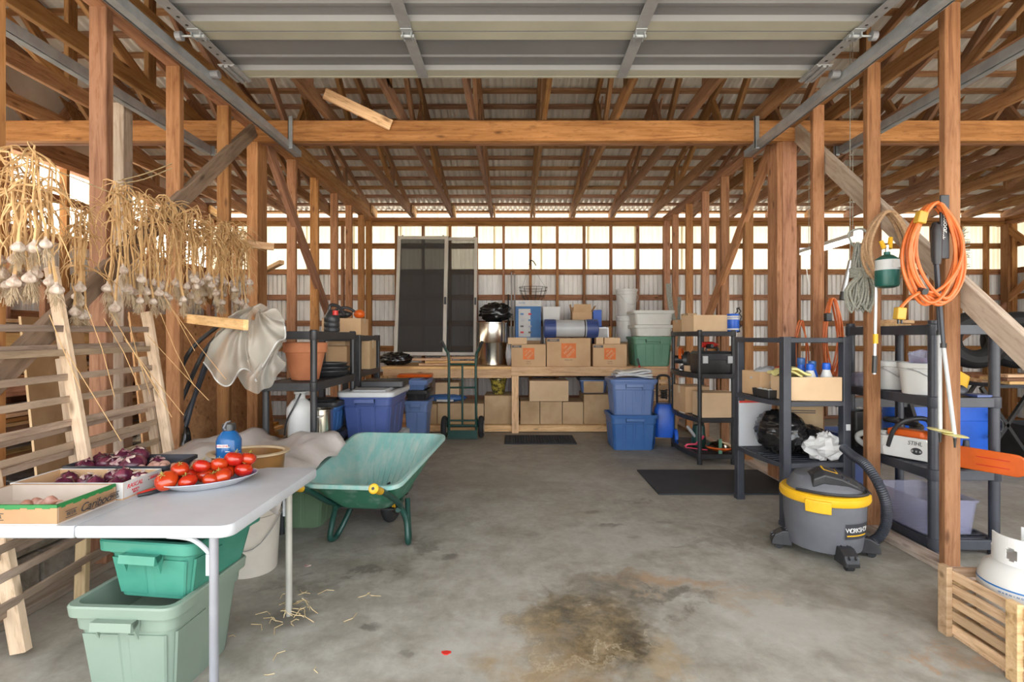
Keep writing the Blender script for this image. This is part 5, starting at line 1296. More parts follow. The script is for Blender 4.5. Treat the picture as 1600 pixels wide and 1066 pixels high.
MB().tube([(.03, 0, 0), (.0, 0, .12)], .013, 8).build('grip', M_red, hn, smooth=True); MB().tube([(.0, 0, .12), (-.02, 0, .20)], .013, 8).build('grip_end', M_black, hn, smooth=True)

# ================================================================ RIGHT SIDE, FAR SHELVING BY THE BENCH
RC = rack('shelving_unit', 'far right charcoal shelving unit with bowed front beside the bench', (1.945, 5.36, 0), 0, .36, .86, (.10, .45, .875, 1.285), 1.30, M_black, tier=.045, post=.020, bow=.07, bowside=-1)
carton('cardboard_box', 'long plain carton on top of the far right shelving', (1.93, 5.16, 1.287), R(4), .40, .30, .16, M_card3, True, flaps=(0, 0, 0, 0))
carton('cardboard_box', 'narrow carton left of the long plain one on top of the far right shelving', (1.80, 5.55, 1.287), 0, .10, .28, .13, M_card)
carton('cardboard_box', 'tall slim carton behind the long plain one on the far right shelving', (1.90, 5.60, 1.287), 0, .10, .22, .20, M_card2)
bc = thing('blue_can', 'blue and white labelled can standing on the far shelving corner', 'can', (2.135, 5.02, 1.287), R(-10))
MB().lathe([(.055, 0), (.057, .004), (.057, .165), (.055, .17), (.05, .172)], 22).build('can', M_bblue, bc, smooth=True)
for z in (.012, .115, .135): MB().lathe([(.0576, z), (.0576, z+.016)], 22, c0=False, c1=False).build('white_band', M_wbox, bc, smooth=True)
cl = thing('black_cable_coil', 'coil of black cable hanging on the stud behind the blue can', 'cable', (2.20, 5.05, 1.40))
MB().tube([(.012*math.sin(9*a), .05*math.cos(a)*(1+.1*math.sin(a*3)), .12*math.sin(a)) for a in [2*PI*3*i/72 for i in range(73)]], .006, 6).build('coil', M_black, cl, smooth=True)
# tier with tools and toolbox
tb = thing('toolbox', 'black plastic toolbox with two latches on the far right shelving', 'toolbox', (1.955, 5.08, .877), 0)
MB().loft([rr(.34, .24, .02, 0), rr(.36, .26, .02, .02), rr(.36, .26, .02, .13)]).build('base', M_drop, tb, smooth=True)
MB().loft([rr(.37, .27, .02, .133), rr(.37, .27, .02, .19), rr(.33, .23, .02, .215)]).build('lid', M_black, tb, smooth=True)
for x in (-.12, .12): MB().box(x-.025, x+.025, -.148, -.133, .10, .17).build('latch', M_lid, tb, bevel=.003)
MB().tube(spline([(-.06, 0, .215), (-.05, 0, .245), (.05, 0, .245), (.06, 0, .215)], 4), .009, 8).build('handle', M_black, tb, smooth=True)
pd = thing('power_drill', 'red and black power drill lying on the black toolbox', 'power tool', (1.93, 5.10, 1.125), R(25))
MB().tube([(-.09, 0, .03), (-.03, 0, .03), (.05, 0, .03), (.09, 0, .03), (.13, 0, .03)], [.026, .03, .03, .018, .006], 12).build('body', M_red, pd, smooth=True)
MB().tube([(-.04, 0, .02), (-.06, -.10, .02)], [.02, .018], 10).build('grip', M_black, pd, smooth=True)
cs_ = thing('circular_saw', 'black circular saw with curved guard on the far right shelving', 'power tool', (1.86, 5.55, .877), R(60))
MB().tube([(0, -.02, .10), (0, .02, .10)], .10, 26).build('blade_guard', M_drop, cs_, smooth=True)
MB().box(-.13, .13, -.07, .05, 0, .012).build('base_plate', M_alu, cs_, bevel=.002)
MB().tube(spline([(-.10, .05, .12), (-.06, .06, .21), (.03, .06, .22), (.10, .05, .14)], 5), .017, 8).build('handle', M_oranp, cs_, smooth=True)
MB().tube([(0, .02, .11), (0, .12, .11)], .045, 14).build('motor', M_black, cs_, smooth=True)
carton('cardboard_box', 'small orange-brown carton at the front edge of the saw tier', (1.80, 5.30, .877), R(10), .07, .08, .06, M_card3, tape=False)
blb = thing('black_hand_tool', 'blue-black hand tool lying under the curved saw guard', 'tool', (1.80, 5.42, .877)); blob('body', M_slate, blb, (.05, .09, .03), amp=.15, seed=31, n=(10, 14))
# cartons tier
carton('cardboard_box', 'wide open carton at the front of the middle tier, far right shelving', (1.97, 5.07, .452), R(1), .34, .26, .24, M_card3)
carton('cardboard_box', 'carton standing behind the wide one on the far right shelving', (1.86, 5.42, .452), R(6), .26, .30, .27, M_card)
# bottom tier
wc = thing('watering_can', 'dark green watering can on the lowest far right tier', 'watering can', (1.90, 5.30, .102), R(30))
MB().lathe([(.07, 0), (.075, .006), (.06, .20), (.055, .22), (.03, .225)], 22).build('body', M_dgreen, wc, smooth=True)
MB().tube(spline([(-.05, 0, .10), (-.12, 0, .17), (-.17, 0, .22)], 4), [.016]*8+[.012], 8).build('spout', M_lid, wc, smooth=True)
pk = thing('pink_hacksaw', 'pink handled tool frame lying across the lowest far right tier', 'tool', (1.80, 5.12, .104), R(-35))
MB().tube(spline([(-.10, 0, .02), (-.08, .02, .04), (0, .03, .05)], 4), .010, 8).tube([(0, .03, .05), (.08, .02, .14)], .012, 8).tube([(-.10, 0, .012), (.12, 0, .012)], .006, 6).build('frame', M_pink, pk, smooth=True)
op = thing('orange_dish', 'orange and chrome dish shape on the lowest far right tier', 'dish', (2.02, 5.06, .102))
MB().lathe([(.04, 0), (.11, .025), (.135, .045), (.13, .055), (.05, .03)], 26).build('dish', M_oranp, op, smooth=True)
MB().lathe([(.125, .055), (.09, .085), (.03, .10), (.02, .115)], 26).build('chrome_cover', M_chrome, op, smooth=True)
gh = thing('green_lever', 'green lever standing before the orange dish', 'tool', (1.985, 4.955, .102)); MB().loft([rr(.035, .02, .006, 0), rr(.03, .016, .006, .13), rr(.02, .012, .004, .145)]).build('lever', M_fgreen, gh, smooth=True)
# blue tool cart beside the shelf
pw = thing('pressure_washer', 'blue wheeled pressure washer standing between blue totes and shelving', 'pressure washer', (1.70, 5.86, 0), R(-12))
MB().loft([rr(.20, .22, .04, .10), rr(.22, .24, .05, .16), rr(.22, .24, .05, .40), rr(.16, .18, .04, .47)]).build('body', M_bblue, pw, smooth=True)
for s in (-1, 1):
    wheel_mb((s*.125, -.08, .10), .10, .02, .022).build('wheel', M_bblue, pw, smooth=True)
    MB().tube([(s*.11, -.08, .10), (s*.14, -.08, .10)], .05, 16).build('hub', M_drop, pw, smooth=True)
MB().tube(spline([(-.07, .06, .45), (-.07, .06, .70), (-.05, .06, .78), (.05, .06, .78), (.07, .06, .70), (.07, .06, .45)], 5), .014, 8).build('handle', M_black, pw, smooth=True)
MB().tube([(.03*math.cos(a)+.0, -.02+.07*math.sin(a), .53+.012*a/3) for a in [2*PI*4*i/64 for i in range(65)]], .011, 6).build('hose', M_black, pw, smooth=True)
tag(MB().box(-.60, .52, -.36, .36, .0, .012).build('floor_mat', M_mat, None, loc=(1.72, 4.35, 0)), 'dark carpet mat on the floor under the near shelving', 'mat')
cr = thing('slatted_crate', 'small wooden slatted crate behind the far right shelving', 'crate', (1.83, 6.35, .45))
for z in (.03, .10, .17, .24): MB().box(-.14, .14, -.12, -.105, z-.025, z+.025).build('slat', W['crate'], cr); MB().box(-.14, -.125, -.105, .12, z-.025, z+.025).build('slat', W['crate'], cr)
for x in (-.12, .12): MB().box(x-.015, x+.015, -.105, -.08, 0, .28).build('corner_post', W['crate'], cr)
carton('cardboard_box', 'old carton carrying the small slatted crate', (1.83, 6.37, 0), 0, .28, .32, .445, M_card2)
gr_ = thing('grey_rope', 'thick grey rope looped over the back right studs', 'rope', (2.10, 6.9, 1.55))
for k in range(3): MB().tube(spline([(-.06+.02*k, 0, .40), (-.03+.02*k, -.04, .05), (.04+.01*k, -.06, -.12-.03*k), (.10, -.03, .0), (.10+.012*k, 0, .22)], 6), .016, 8).build('strand', M_grope, gr_, smooth=True)
MB().tube(spline([(.09, -.03, .1), (.10, -.05, -.2), (.08, -.04, -.45)], 6), .016, 8).build('strand', M_grope, gr_, smooth=True)

# ================================================================ NEAR RIGHT SHELVING
RD = rack('shelving_unit', 'slate square-legged shelving unit behind the wet vacuum', (1.94, 3.64, 0), R(5), .46, .62, (.41, .81, 1.226), 1.232, M_slate, tier=.032, post=.027, square=True, slats=True, bow=.03, bowside=-1)
for k, (x, y) in enumerate(((-.2, -.28),)): MB().box(.195, .225, -.315, -.311, .62, .66).build('sticker', M_lid, RD)
ob = carton('cardboard_box', 'open tan carton full of bottles with blue tape on its side', (1.965, 3.47, .812), R(-3), .36, .22, .155, M_card3, True, flaps=(0, 0, 0, 0))
for z in (.012, .10): MB().box(-.1815, -.1802, -.10, -.06, z, z+.05 if z > .05 else z+.03).build('blue_tape', M_bblue, ob)
gl = thing('work_gloves', 'yellowish leather work gloves lying over the open carton edge', 'gloves', (1.83, 3.46, .975)); 
for k in range(2):
    o = drape('glove', M_pyel, gl, .13, .16, lambda u, v, k=k: Vector((0, 0, .02*math.sin(4*u+k)+.012*math.sin(7*v))), 12, 12, .012); o.location = (.05*k, -.02*k, .018*k)
    for f_ in range(4): MB().tube([(-.05+.033*f_+.05*k, .07-.02*k, .015+.018*k), (-.055+.036*f_+.05*k, .13, .01+.018*k)], [.014, .011], 8).build('finger', M_pyel, gl, smooth=True)
for i, (x, y, m_, h) in enumerate(((1.975, 3.43, M_bblue, .235), (2.03, 3.50, M_blue, .25), (2.085, 3.43, M_bblue, .24), (1.965, 3.52, M_blue, .27))):
    b = thing('detergent_bottle', ('white bottle with blue cap, leftmost in the open carton', 'blue bottle standing at the back of the open carton', 'broad white bottle with purple-blue cap in the open carton', 'dark blue bottle behind the leftmost white bottle')[i], 'bottle', (x, y, .818))
    MB().lathe([(.035, 0), (.04, .01), (.042, .12), (.034, .155), (.02, h-.04), (.019, h-.03)], 18).build('body', M_white if i in (0, 2) else M_bblue, b, smooth=True)
    MB().lathe([(.024, h-.045), (.026, h-.04), (.025, h-.005), (.02, h)], 16).build('cap', m_, b, smooth=True)
carton('cardboard_box', 'plain carton filled with wrapped goods behind the open tan carton', (1.86, 3.78, .812), R(8), .26, .22, .17, M_card, True, flaps=(0, 0, 0, 0))
bag('crumpled clear plastic wrap filling the carton at the back', (1.86, 3.76, .86), (.12, .10, .075), 44, .3, M_wrap, 'plastic_wrap', 'wrap', (14, 20))
rs_ = thing('red_sack', 'small red cloth on the wrapped goods', 'cloth', (1.95, 3.74, .975)); blob('cloth', M_red, rs_, (.06, .05, .022), amp=.2, seed=4, n=(8, 14))
te = thing('black_parts_tray', 'black divided tray of screws and fittings at the tier edge', 'tray', (1.80, 3.60, .812), R(5))
MB().loft([rr(.16, .20, .01, 0), rr(.17, .21, .01, .055), rr(.16, .20, .01, .055), rr(.15, .19, .01, .01)]).build('body', M_drop, te)
for i in range(7): blob('fitting', (M_white, M_slate, M_alu)[i % 3], te, (.02, .018, .014), (-.05+.05*(i % 3), -.07+.06*(i//3), .035), amp=.2, seed=i, n=(6, 9))
bag('full black garbage bag on the lower tier of the near shelving', (1.875, 3.62, .412), (.155, .20, .15), 51, .17, n=(30, 44), hf=.5)
bag('second black bag sagging behind the crumpled paper', (2.05, 3.58, .412), (.12, .18, .10), 58, .20, n=(26, 36), hf=.5)
cp = thing('crumpled_paper', 'crumpled white paper lying beside the garbage bag', 'paper', (2.06, 3.42, .412)); blob('paper', M_wbox, cp, (.105, .09, .085), amp=.5, seed=70, n=(12, 16), smooth=False)
pc = thing('card_panel', 'flattened printed cardboard leaning at the back of the lower tier', 'panel', (2.06, 3.70, .412), R(-10), None)
MB().box(-.15, .15, -.005, .005, 0, .33).build('card', M_card2, pc); 
for z in (.285, .27): MB().box(-.12, .10, -.0062, -.005, z, z+.006).build('print', M_slate, pc)
pc2 = thing('card_panel', 'pale card with red printed edge behind the garbage bag', 'panel', (1.80, 3.86, .412), R(6)); MB().box(-.12, .14, -.005, .005, 0, .34).build('card', M_wrap, pc2); MB().box(-.12, .14, -.007, -.005, .325, .34).build('print', M_red, pc2)

# ================================================================ WET VACUUM
vc = thing('wet_vacuum', 'grey wet and dry vacuum with yellow ring and black hose', 'vacuum', (1.765, 2.93, 0))
MB().lathe([(.165, .055), (.185, .06), (.192, .10), (.205, .22), (.208, .335)], 44).build('drum', M_vac, vc, smooth=True)
MB().lathe([(.208, .318), (.222, .322), (.228, .335), (.226, .360), (.214, .372), (.19, .374)], 44).build('yellow_ring', M_yel, vc, smooth=True)
def ell(a, b, z, cy=0, cx=0, n=32): return [(cx+a*math.cos(2*PI*i/n), cy+b*math.sin(2*PI*i/n), z) for i in range(n)]
MB().loft([ell(.19, .19, .368), ell(.19, .185, .385), ell(.168, .158, .415, 0, -.01), ell(.125, .115, .452, 0, -.035), ell(.07, .07, .466, 0, -.055)]).build('motor_head', M_vac, vc, smooth=True)
pts = [(-.12, -.075, .462, .05), (-.07, -.085, .490, .062), (.02, -.085, .468, .07), (.11, -.075, .425, .07), (.19, -.055, .374, .06)]
MB().loft([[(x-.01, y-hw, z-.012), (x, y-hw*.5, z+.012), (x+.01, y+hw*.6, z+.016), (x+.01, y+hw*1.2, z), (x, y+hw, z-.06), (x-.01, y-hw*.9, z-.06)] for x, y, z, hw in pts]).build('black_cowl', M_black, vc, smooth=False, bevel=.006)
for i in range(7):
    u = .35+.6*i/6; p0_ = Vector((.02, -.15, .462)).lerp(Vector((.19, -.115, .366)), (u-.35)/.6); MB().bar(p0_, p0_+Vector((.015, .11, .028)), .008, .010).build('cowl_rib', M_slate, vc)
cbd = MB().box(-.038, .038, -.024, .024, 0, .006).build('cowl_badge', M_yel, vc, rot=(R(14), R(16), R(-8)), loc=(-.03, -.095, .492)); MB().box(-.032, .032, -.019, .019, .006, .0075).build('badge_inset', M_ink, cbd)
MB().tube(spline([(-.19, -.06, .38), (-.10, -.17, .385), (.03, -.20, .382), (.14, -.165, .382), (.19, -.06, .385)], 5), .008, 6).build('power_cord', M_black, vc, smooth=True)
mb = MB(); 
for a0, a1, zz in ((-143, -112, (.30, .352)),):
    rs = []
    for k in range(7):
        a = R(a0+(a1-a0)*k/6); rs.append([(r_*math.cos(a), r_*math.sin(a), z) for r_, z in ((.20, .285), (.236, .285), (.238, .35), (.20, .36))])
    mb.loft(rs)
mb.build('latch', M_yel, vc, bevel=.004)
for ang_ in (-92, 164, 75, -15):
    a = R(ang_); c_ = Vector((.20*math.cos(a), .20*math.sin(a), 0)); d_ = Vector((math.cos(a), math.sin(a), 0)); p_ = Vector((-d_.y, d_.x, 0))
    rings = []
    for u, h, w in ((-.03, .115, .042), (.02, .11, .042), (.06, .085, .040), (.075, .05, .036)):
        q = c_+d_*u; rings.append([q-p_*w+Vector((0, 0, .03)), q+p_*w+Vector((0, 0, .03)), q+p_*w*.9+Vector((0, 0, h)), q-p_*w*.9+Vector((0, 0, h))])
    mb = MB().loft(rings)
    for s in (-.4, .4):
        q = c_+p_*.042*s; mb.bar(q-d_*.02+Vector((0, 0, .118)), q+d_*.075+Vector((0, 0, .072)), .008, .012)
    mb.build('caster_foot', M_black, vc, bevel=.004)
    q = c_+d_*.035; MB().tube([q-p_*.018+Vector((0, 0, .022)), q+p_*.018+Vector((0, 0, .022))], .022, 14).build('caster', M_rubber, vc, smooth=True)
# badge wrapped on the drum, on the side that faces the room and the right
aw = R(-52); mb = MB(); L = []
for k in range(9):
    a = R(-92+44*k/8); r_ = .2045; L.append([(r_*math.cos(a), r_*math.sin(a), .150), ((r_+.004)*math.cos(a), (r_+.004)*math.sin(a), .232)])
mb.add([v for l in L for v in l], [(2*i, 2*i+2, 2*i+3, 2*i+1) for i in range(8)]); mb.build('badge', M_ink, vc, smooth=True)
for i, ch in enumerate('WORKSHOP'):
    a = R(-90+5.0*i+2.5); r_ = .2085; text(ch, .034, M_white, vc, (r_*math.cos(a), r_*math.sin(a), .198), (R(88), 0, a+PI/2))
mb = MB(); L = []
for k in range(9):
    a = R(-90+38*k/8); L.append([(.2068*math.cos(a), .2068*math.sin(a), .166), (.2072*math.cos(a), .2072*math.sin(a), .173)])
mb.add([v for l in L for v in l], [(2*i, 2*i+2, 2*i+3, 2*i+1) for i in range(8)]); mb.build('badge_stripe', M_yel, vc, smooth=True)
MB().tube([(.20, .03, .265), (.245, .04, .262)], [.04, .036], 16).build('inlet', M_vac, vc, smooth=True)
Yh = 2.92
hp = [at(1318, 700, 3.22), at(1332, 712, 3.12), at(1352, 726, 3.0), at(1372, 755, Yh), at(1385, 790, Yh), at(1384, 820, Yh), at(1370, 842, Yh), at(1346, 850, Yh), at(1325, 846, 2.98), at(1312, 838, 3.10)]
hp = [p-Vector((1.765, 2.93, 0)) for p in spline(hp, 22)]
MB().tube(hp, [.026+(.0025 if i % 2 else -.001) for i in range(len(hp))], 12).build('hose', M_slate, vc, smooth=True)

# ================================================================ RIGHT BAY SHELVING
RE = rack('shelving_unit', 'slate round-post shelving unit in the right bay carrying the chainsaw', (2.535, 3.25, 0), 0, .39, .76, (.09, .48, .89, 1.30), 1.325, M_slate, tier=.055, post=.026)
def bk(label, x, y, r, h, **k): return bucket('white_bucket', label, (x, y, .892), r*.86, r, h, M_white, **k)
bk('big white bucket with wire handle on the right bay shelving', 2.43, 3.06, .112, .185)
bk('white bucket standing behind the big one on the right bay shelving', 2.45, 3.36, .10, .18)
cbn = thing('clear_box', 'small clear plastic box at the far end of the bucket tier', 'box', (2.42, 3.55, .892)); MB().loft([rr(.13, .13, .015, 0), rr(.15, .15, .015, .09), rr(.144, .144, .015, .09), rr(.12, .12, .015, .006)]).build('box', M_clear, cbn)
lb_ = thing('clear_scoop', 'clear plastic tub tilted in the top of the big white bucket', 'tub', (2.43, 3.06, 1.06), 0, None, (R(14), R(-12), R(20))); MB().loft([rr(.11, .09, .02, 0), rr(.135, .11, .02, .075), rr(.13, .105, .02, .075), rr(.1, .08, .02, .005)]).build('tub', M_clear, lb_)
rc_ = thing('red_cloth', 'dark red folded cloth behind the buckets', 'cloth', (2.58, 3.28, .892)); blob('cloth', M_red, rc_, (.09, .09, .10), amp=.25, seed=13, n=(12, 16))
bk2 = thing('blue_bag', 'dark blue cloth bag lying beside the big white bucket', 'bag', (2.53, 2.96, .892)); blob('bag', M_slate, bk2, (.07, .06, .032), amp=.3, seed=17, n=(10, 16))
yb = thing('yellow_scoop', 'yellow slanted plastic scoop bin on the right bay shelving', 'bin', (2.62, 3.10, .892))
mb = MB(); mb.loft([rr(.12, .14, .03, 0), rr(.14, .16, .03, .06), [(x, y, .10+.075*(.07-x)/.14) for x, y, z in rr(.15, .17, .03, 0)], [(x, y, .10+.075*(.07-x)/.14) for x, y, z in rr(.14, .16, .03, 0)], rr(.11, .13, .03, .008)]); mb.build('scoop', M_yel, yb, smooth=True)
tag(MB().box(-.06, .06, -.05, .05, 0, .012).build('blue_pad', M_navy, None, loc=(2.66, 2.93, .892)), 'blue flat pad at the front corner of the bucket tier', 'pad')
# top of that unit
tag(board('offcut', (2.40, 3.30, 1.31), (2.66, 3.52, 1.31), .10, .02, W['ends']), 'tan board offcut lying on top of the right bay shelving', 'board')
tag(board('offcut', (2.41, 3.36, 1.332), (2.62, 3.48, 1.332), .16, .022, W['pale']), 'pale offcut stacked on the tan one on the right bay shelving', 'board')
tag(board('offcut', (2.58, 3.10, 1.303), (2.58, 3.10, 1.50), .05, .05, W['stud'], up=(0, 1, 0)), 'upright brown block standing on the right bay shelving', 'board')
# chainsaw
cw = thing('chainsaw', 'white and orange chainsaw with bright orange bar cover on the right bay shelving', 'chainsaw', (2.465, 3.15, .485), R(-62)); cw.scale = (.88, .88, 1.05)
MB().prism([(-.20, -.075), (.10, -.075), (.12, .02), (.10, .075), (-.20, .075)], 0, .12).build('crankcase', M_greyt, cw, bevel=.012)
MB().prism([(-.16, 0.0), (.115, .0), (.125, .02), (.12, .095), (.10, .125), (-.10, .125), (-.17, .05)], 0, .016).build('side_cover', M_white, cw, bevel=.005, rot=(PI/2, 0, 0), loc=(0, -.076, .004))
text('STIHL', .034, M_ink, cw, (.035, -.0935, .098), FRONT, shear=.2)
MB().loft([[(.045+.034*math.cos(2*PI*j/20), -.0925, .055+.020*math.sin(2*PI*j/20)) for j in range(20)], [(.045+.034*math.cos(2*PI*j/20), -.0932, .055+.020*math.sin(2*PI*j/20)) for j in range(20)]]).build('nut_recess', M_ink, cw)
for x in (.022, .045, .068): MB().tube([(x, -.0928, .055), (x, -.098, .055)], .0065, 6).build('bar_nut', M_alu, cw)
MB().tube(spline([(-.18, -.02, .03), (-.27, -.02, .02), (-.36, -.02, .05), (-.37, -.02, .085), (-.30, -.02, .115), (-.17, -.02, .125)], 6), .019, 10).build('rear_handle', M_greyt, cw, smooth=True)
MB().prism([(-.16, -.05), (.06, -.05), (.09, 0), (.05, .06), (-.16, .06)], .12, .165).build('top_cover', M_oranp, cw, bevel=.014)
MB().tube(spline([(-.13, -.09, .06), (-.09, -.10, .16), (-.02, -.085, .225), (.06, 0, .235), (.06, .07, .16), (.05, .085, .04)], 6), .014, 10).build('front_handle', M_black, cw, smooth=True)
MB().loft([[(.11, -.06, .14), (.13, -.06, .14), (.13, .06, .14), (.11, .06, .14)], [(.14, -.07, .24), (.15, -.07, .24), (.15, .07, .24), (.14, .07, .24)]]).build('hand_guard', M_black, cw)
sc_ = MB(); prof = [(.16, .0), (.20, -.008), (.545, -.006)]+[(.545+.056*math.sin(PI*j/10), .050-.056*math.cos(PI*j/10)) for j in range(1, 10)]+[(.545, .106), (.20, .110), (.16, .10)]
sc_.prism(prof, 0, .020); sc_.build('bar_cover', M_oranp, cw, bevel=.005, rot=(PI/2, 0, 0), loc=(0, -.05, .012))
for z0 in (.03, .07): MB().box(.36, .52, -.0735, -.0715, z0+.008, z0+.012).build('cover_groove', M_red, cw)
MB().prism([(.07, .02), (.20, .02), (.20, .085), (.07, .085)], 0, .006).build('guide_bar', M_alu, cw, rot=(PI/2, 0, 0), loc=(0, -.056, .012))
# around the saw
fn_ = thing('black_funnel', 'black funnel standing at the right end of the chainsaw tier', 'funnel', (2.66, 3.02, .482)); MB().lathe([(.075, 0), (.078, .006), (.03, .085), (.018, .10), (.014, .14)], 22).build('funnel', M_slate, fn_, smooth=True)
pu = thing('purple_bottle', 'small purple bottle behind the chainsaw', 'bottle', (2.50, 3.10, .482)); MB().lathe([(.03, 0), (.033, .01), (.033, .10), (.014, .125), (.014, .145)], 16).build('bottle', M('purple_plastic', (.22, .02, .16), .35), pu, smooth=True)
gb = thing('green_bottle', 'green bottle standing beside the purple bottle', 'bottle', (2.57, 3.08, .482)); MB().lathe([(.03, 0), (.033, .01), (.033, .09), (.014, .115), (.014, .135)], 16).build('bottle', M_fgreen, gb, smooth=True)
wt = thing('white_case', 'flat white case under the orange bar cover', 'case', (2.64, 2.98, .482)); MB().loft([rr(.16, .12, .012, 0), rr(.17, .13, .012, .01), rr(.17, .13, .012, .045), rr(.16, .12, .012, .052)]).build('case', M_wbox, wt, smooth=True)
hc = thing('black_hose_coil', 'coiled black ribbed hose behind the chainsaw', 'hose', (2.50, 3.30, .482)); MB().tube([(.09*math.cos(a), .09*math.sin(a), .03+.012*a) for a in [2*PI*2.6*i/80 for i in range(81)]], [.018+.002*(i % 2) for i in range(81)], 8).build('hose', M_black, hc, smooth=True)
og = thing('orange_grip_tool', 'orange tool handle lying behind the chainsaw handle', 'tool', (2.42, 3.40, .482), R(-20)); blob('grip', M_oranp, og, (.10, .04, .05), amp=.15, seed=23, n=(10, 16))
bn = thing('black_mesh_bin', 'black bin with speckled sides at the far end of the chainsaw tier', 'bin', (2.40, 3.56, .482)); MB().loft([rr(.15, .13, .02, 0), rr(.17, .15, .02, .24), rr(.16, .14, .02, .24), rr(.14, .12, .02, .01)]).build('bin', M_drop, bn)
# bottom: clear bin
cb_ = thing('clear_bin', 'clear lavender plastic bin on the lowest tier of the right bay shelving', 'bin', (2.49, 3.13, .092)); MB().loft([rr(.27, .36, .03, 0), rr(.29, .38, .03, .006), rr(.32, .42, .03, .19), rr(.335, .435, .03, .195), rr(.335, .435, .03, .205), rr(.31, .41, .03, .205), rr(.275, .365, .03, .01)]).build('bin', M_clear, cb_, smooth=True)
db = thing('navy_bin', 'dark navy tote standing behind the vacuum hose', 'bin', (2.52, 3.86, 0)); MB().loft([rr(.28, .26, .03, 0), rr(.32, .30, .03, .50), rr(.34, .32, .03, .51), rr(.34, .32, .03, .53), rr(.31, .29, .03, .53), rr(.27, .25, .03, .01)]).build('bin', M_navy, db, smooth=True)
bdr = thing('blue_drum', 'bright blue plastic drum behind the right bay shelving', 'drum', (4.07, 5.25, 0)); bdr.scale = (.9, .9, .80); MB().lathe([(.24, 0), (.27, .02), (.28, .10), (.285, .12), (.28, .14), (.28, .55), (.285, .57), (.28, .59), (.27, .74), (.24, .77), (.22, .775)], 32).build('drum', M_bblue, bdr, smooth=True)
bt2 = tote('blue_backpack_sprayer', 'blue backpack sprayer tank with black straps behind the near post', (4.30, 4.9, 0), 0, .40, .28, .60, M_bblue, lid=None, ribs=0, cat='sprayer', grip=False)
MB().tube(spline([(.10, -.16, .52), (.17, -.19, .46), (.17, -.19, .36), (.08, -.16, .30)], 5), .012, 8).build('strap', M_black, bt2, smooth=True)

# ================================================================ RIGHT BAY, FARTHER IN
wt2 = thing('work_table', 'folding work table stacked with boards far in the right bay', 'table', (5.60, 5.3, 0))
MB().box(-.95, 1.2, -.38, .38, .74, .77).build('tabletop', M_slate, wt2)
for x in (-.8, 1.05):
    for s in (-1, 1): [MB().bar((x-.25*s, yy, 0), (x+.25*s, yy, .74), .03, .03).build('leg', M_drop, wt2) for yy in (-.3, .3)]
    MB().bar((x, -.3, .38), (x, .3, .38), .025, .025).build('leg_bar', M_alu, wt2)
random.seed(61)
for i in range(9):
    tag(board('stacked_board', (4.72+random.uniform(-.05, .2), 5.02+.12*(i % 4), .785+.034*(i//4)), (6.6+random.uniform(-.4, .2), 5.04+.12*(i % 4), .785+.034*(i//4)), .11, .03, W[('ends', 'stud', 'pale')[i % 3]]), 'board in the pile on the folding work table', 'board', 'boards on the work table')
ty = thing('tyre', 'black tyre standing behind the boards on the work table', 'tyre', (4.95, 5.52, .89)); wheel_mb((0, 0, .31), .31, .10, .11, 36).build('tyre', M_rubber, ty, smooth=True); ty.rotation_euler = (0, 0, R(70))
ty2 = dup(ty, (5.45, 5.56, .89), (0, 0, R(62)), 'second black tyre right of the first one on the work table')
bx2 = thing('black_crate', 'black plastic crate standing under the work table', 'crate', (5.4, 5.3, 0)); MB().loft([rr(.5, .35, .02, 0), rr(.55, .4, .02, .34), rr(.53, .38, .02, .34), rr(.48, .33, .02, .01)]).build('crate', M_black, bx2)
sl2 = thing('sawhorse', 'dark folded sawhorse standing behind the lowest tier of the right bay unit', 'sawhorse', (3.3, 4.65, 0))
for s in (-1, 1):
    for e in (-1, 1): MB().bar((s*.3, e*.22, 0), (s*.25, e*.02, .62), .04, .07).build('leg', M_black, sl2)
MB().box(-.40, .40, -.04, .04, .60, .68).build('top_bar', M_black, sl2)
# strip light hanging in the right bay
p, q = at(1257, 393, 5.6), at(1343, 366, 4.4)
sl = thing('strip_light', 'lit white strip light hanging on cords in the right bay', 'lamp', (p+q)/2); dv = (q-p)/2
MB().bar(-dv, dv, .10, .035).build('housing', M_white, sl)
for s in (-1, 1): MB().tube([-dv*.96+Vector((.025*s, 0, -.032)), dv*.96+Vector((.025*s, 0, -.032))], .013, 10).build('lamp_tube', M_lamp, sl, smooth=True)
for e in (-1, 1): MB().bar(dv*e*.99, dv*e*1.01, .10, .075).build('end_cap', M_alu, sl)
for e in (-.8, .8): MB().tube([dv*e+Vector((0, 0, .017)), dv*e+Vector((0, 0, roofz(sl.location.y+dv.y*e)+.045-sl.location.z-dv.z*e))], .003, 5).build('hanging_cord', M_grope, sl)
MB().tube(spline([-dv*.95, -dv*.95+Vector((.03, 0, -.35)), -dv*.95+Vector((.12, 0, -.6))], 5), .004, 5).build('pull_cord', M_white, sl)

# ================================================================ HANGING ON THE RIGHT POSTS
def coil(name, label, cat, c, rx, rz, turns, r, mat, Y, tw=.06, seed=0, tilt=0, lean=0.0, npt=30, jit=.10, th=.03):
    random.seed(seed); t = thing(name, label, cat, (c[0], Y, c[1])); pts = []
    for k in range(turns):
        a_ = 1+random.uniform(-jit, jit); b_ = 1+random.uniform(-jit*.5, jit*.5); ox = random.uniform(-tw, tw)*rx
        for i in range(npt):
            a = 2*PI*i/npt+PI/2; s = math.sin(a); wsh = .62+.38*math.cos((s-(-.15))*1.25)
            pts.append((ox*(1-s)*.5+rx*a_*math.cos(a)*wsh+lean*s, -.012*(k % 3)-th*(k/turns)+.01*math.sin(a*2+k), rz*s*b_+rz*(1-b_)))
    pts = spline(pts, 2)
    MB().tube(pts, r, 7).build('coil', mat, t, smooth=True); return t
Yc = 2.575
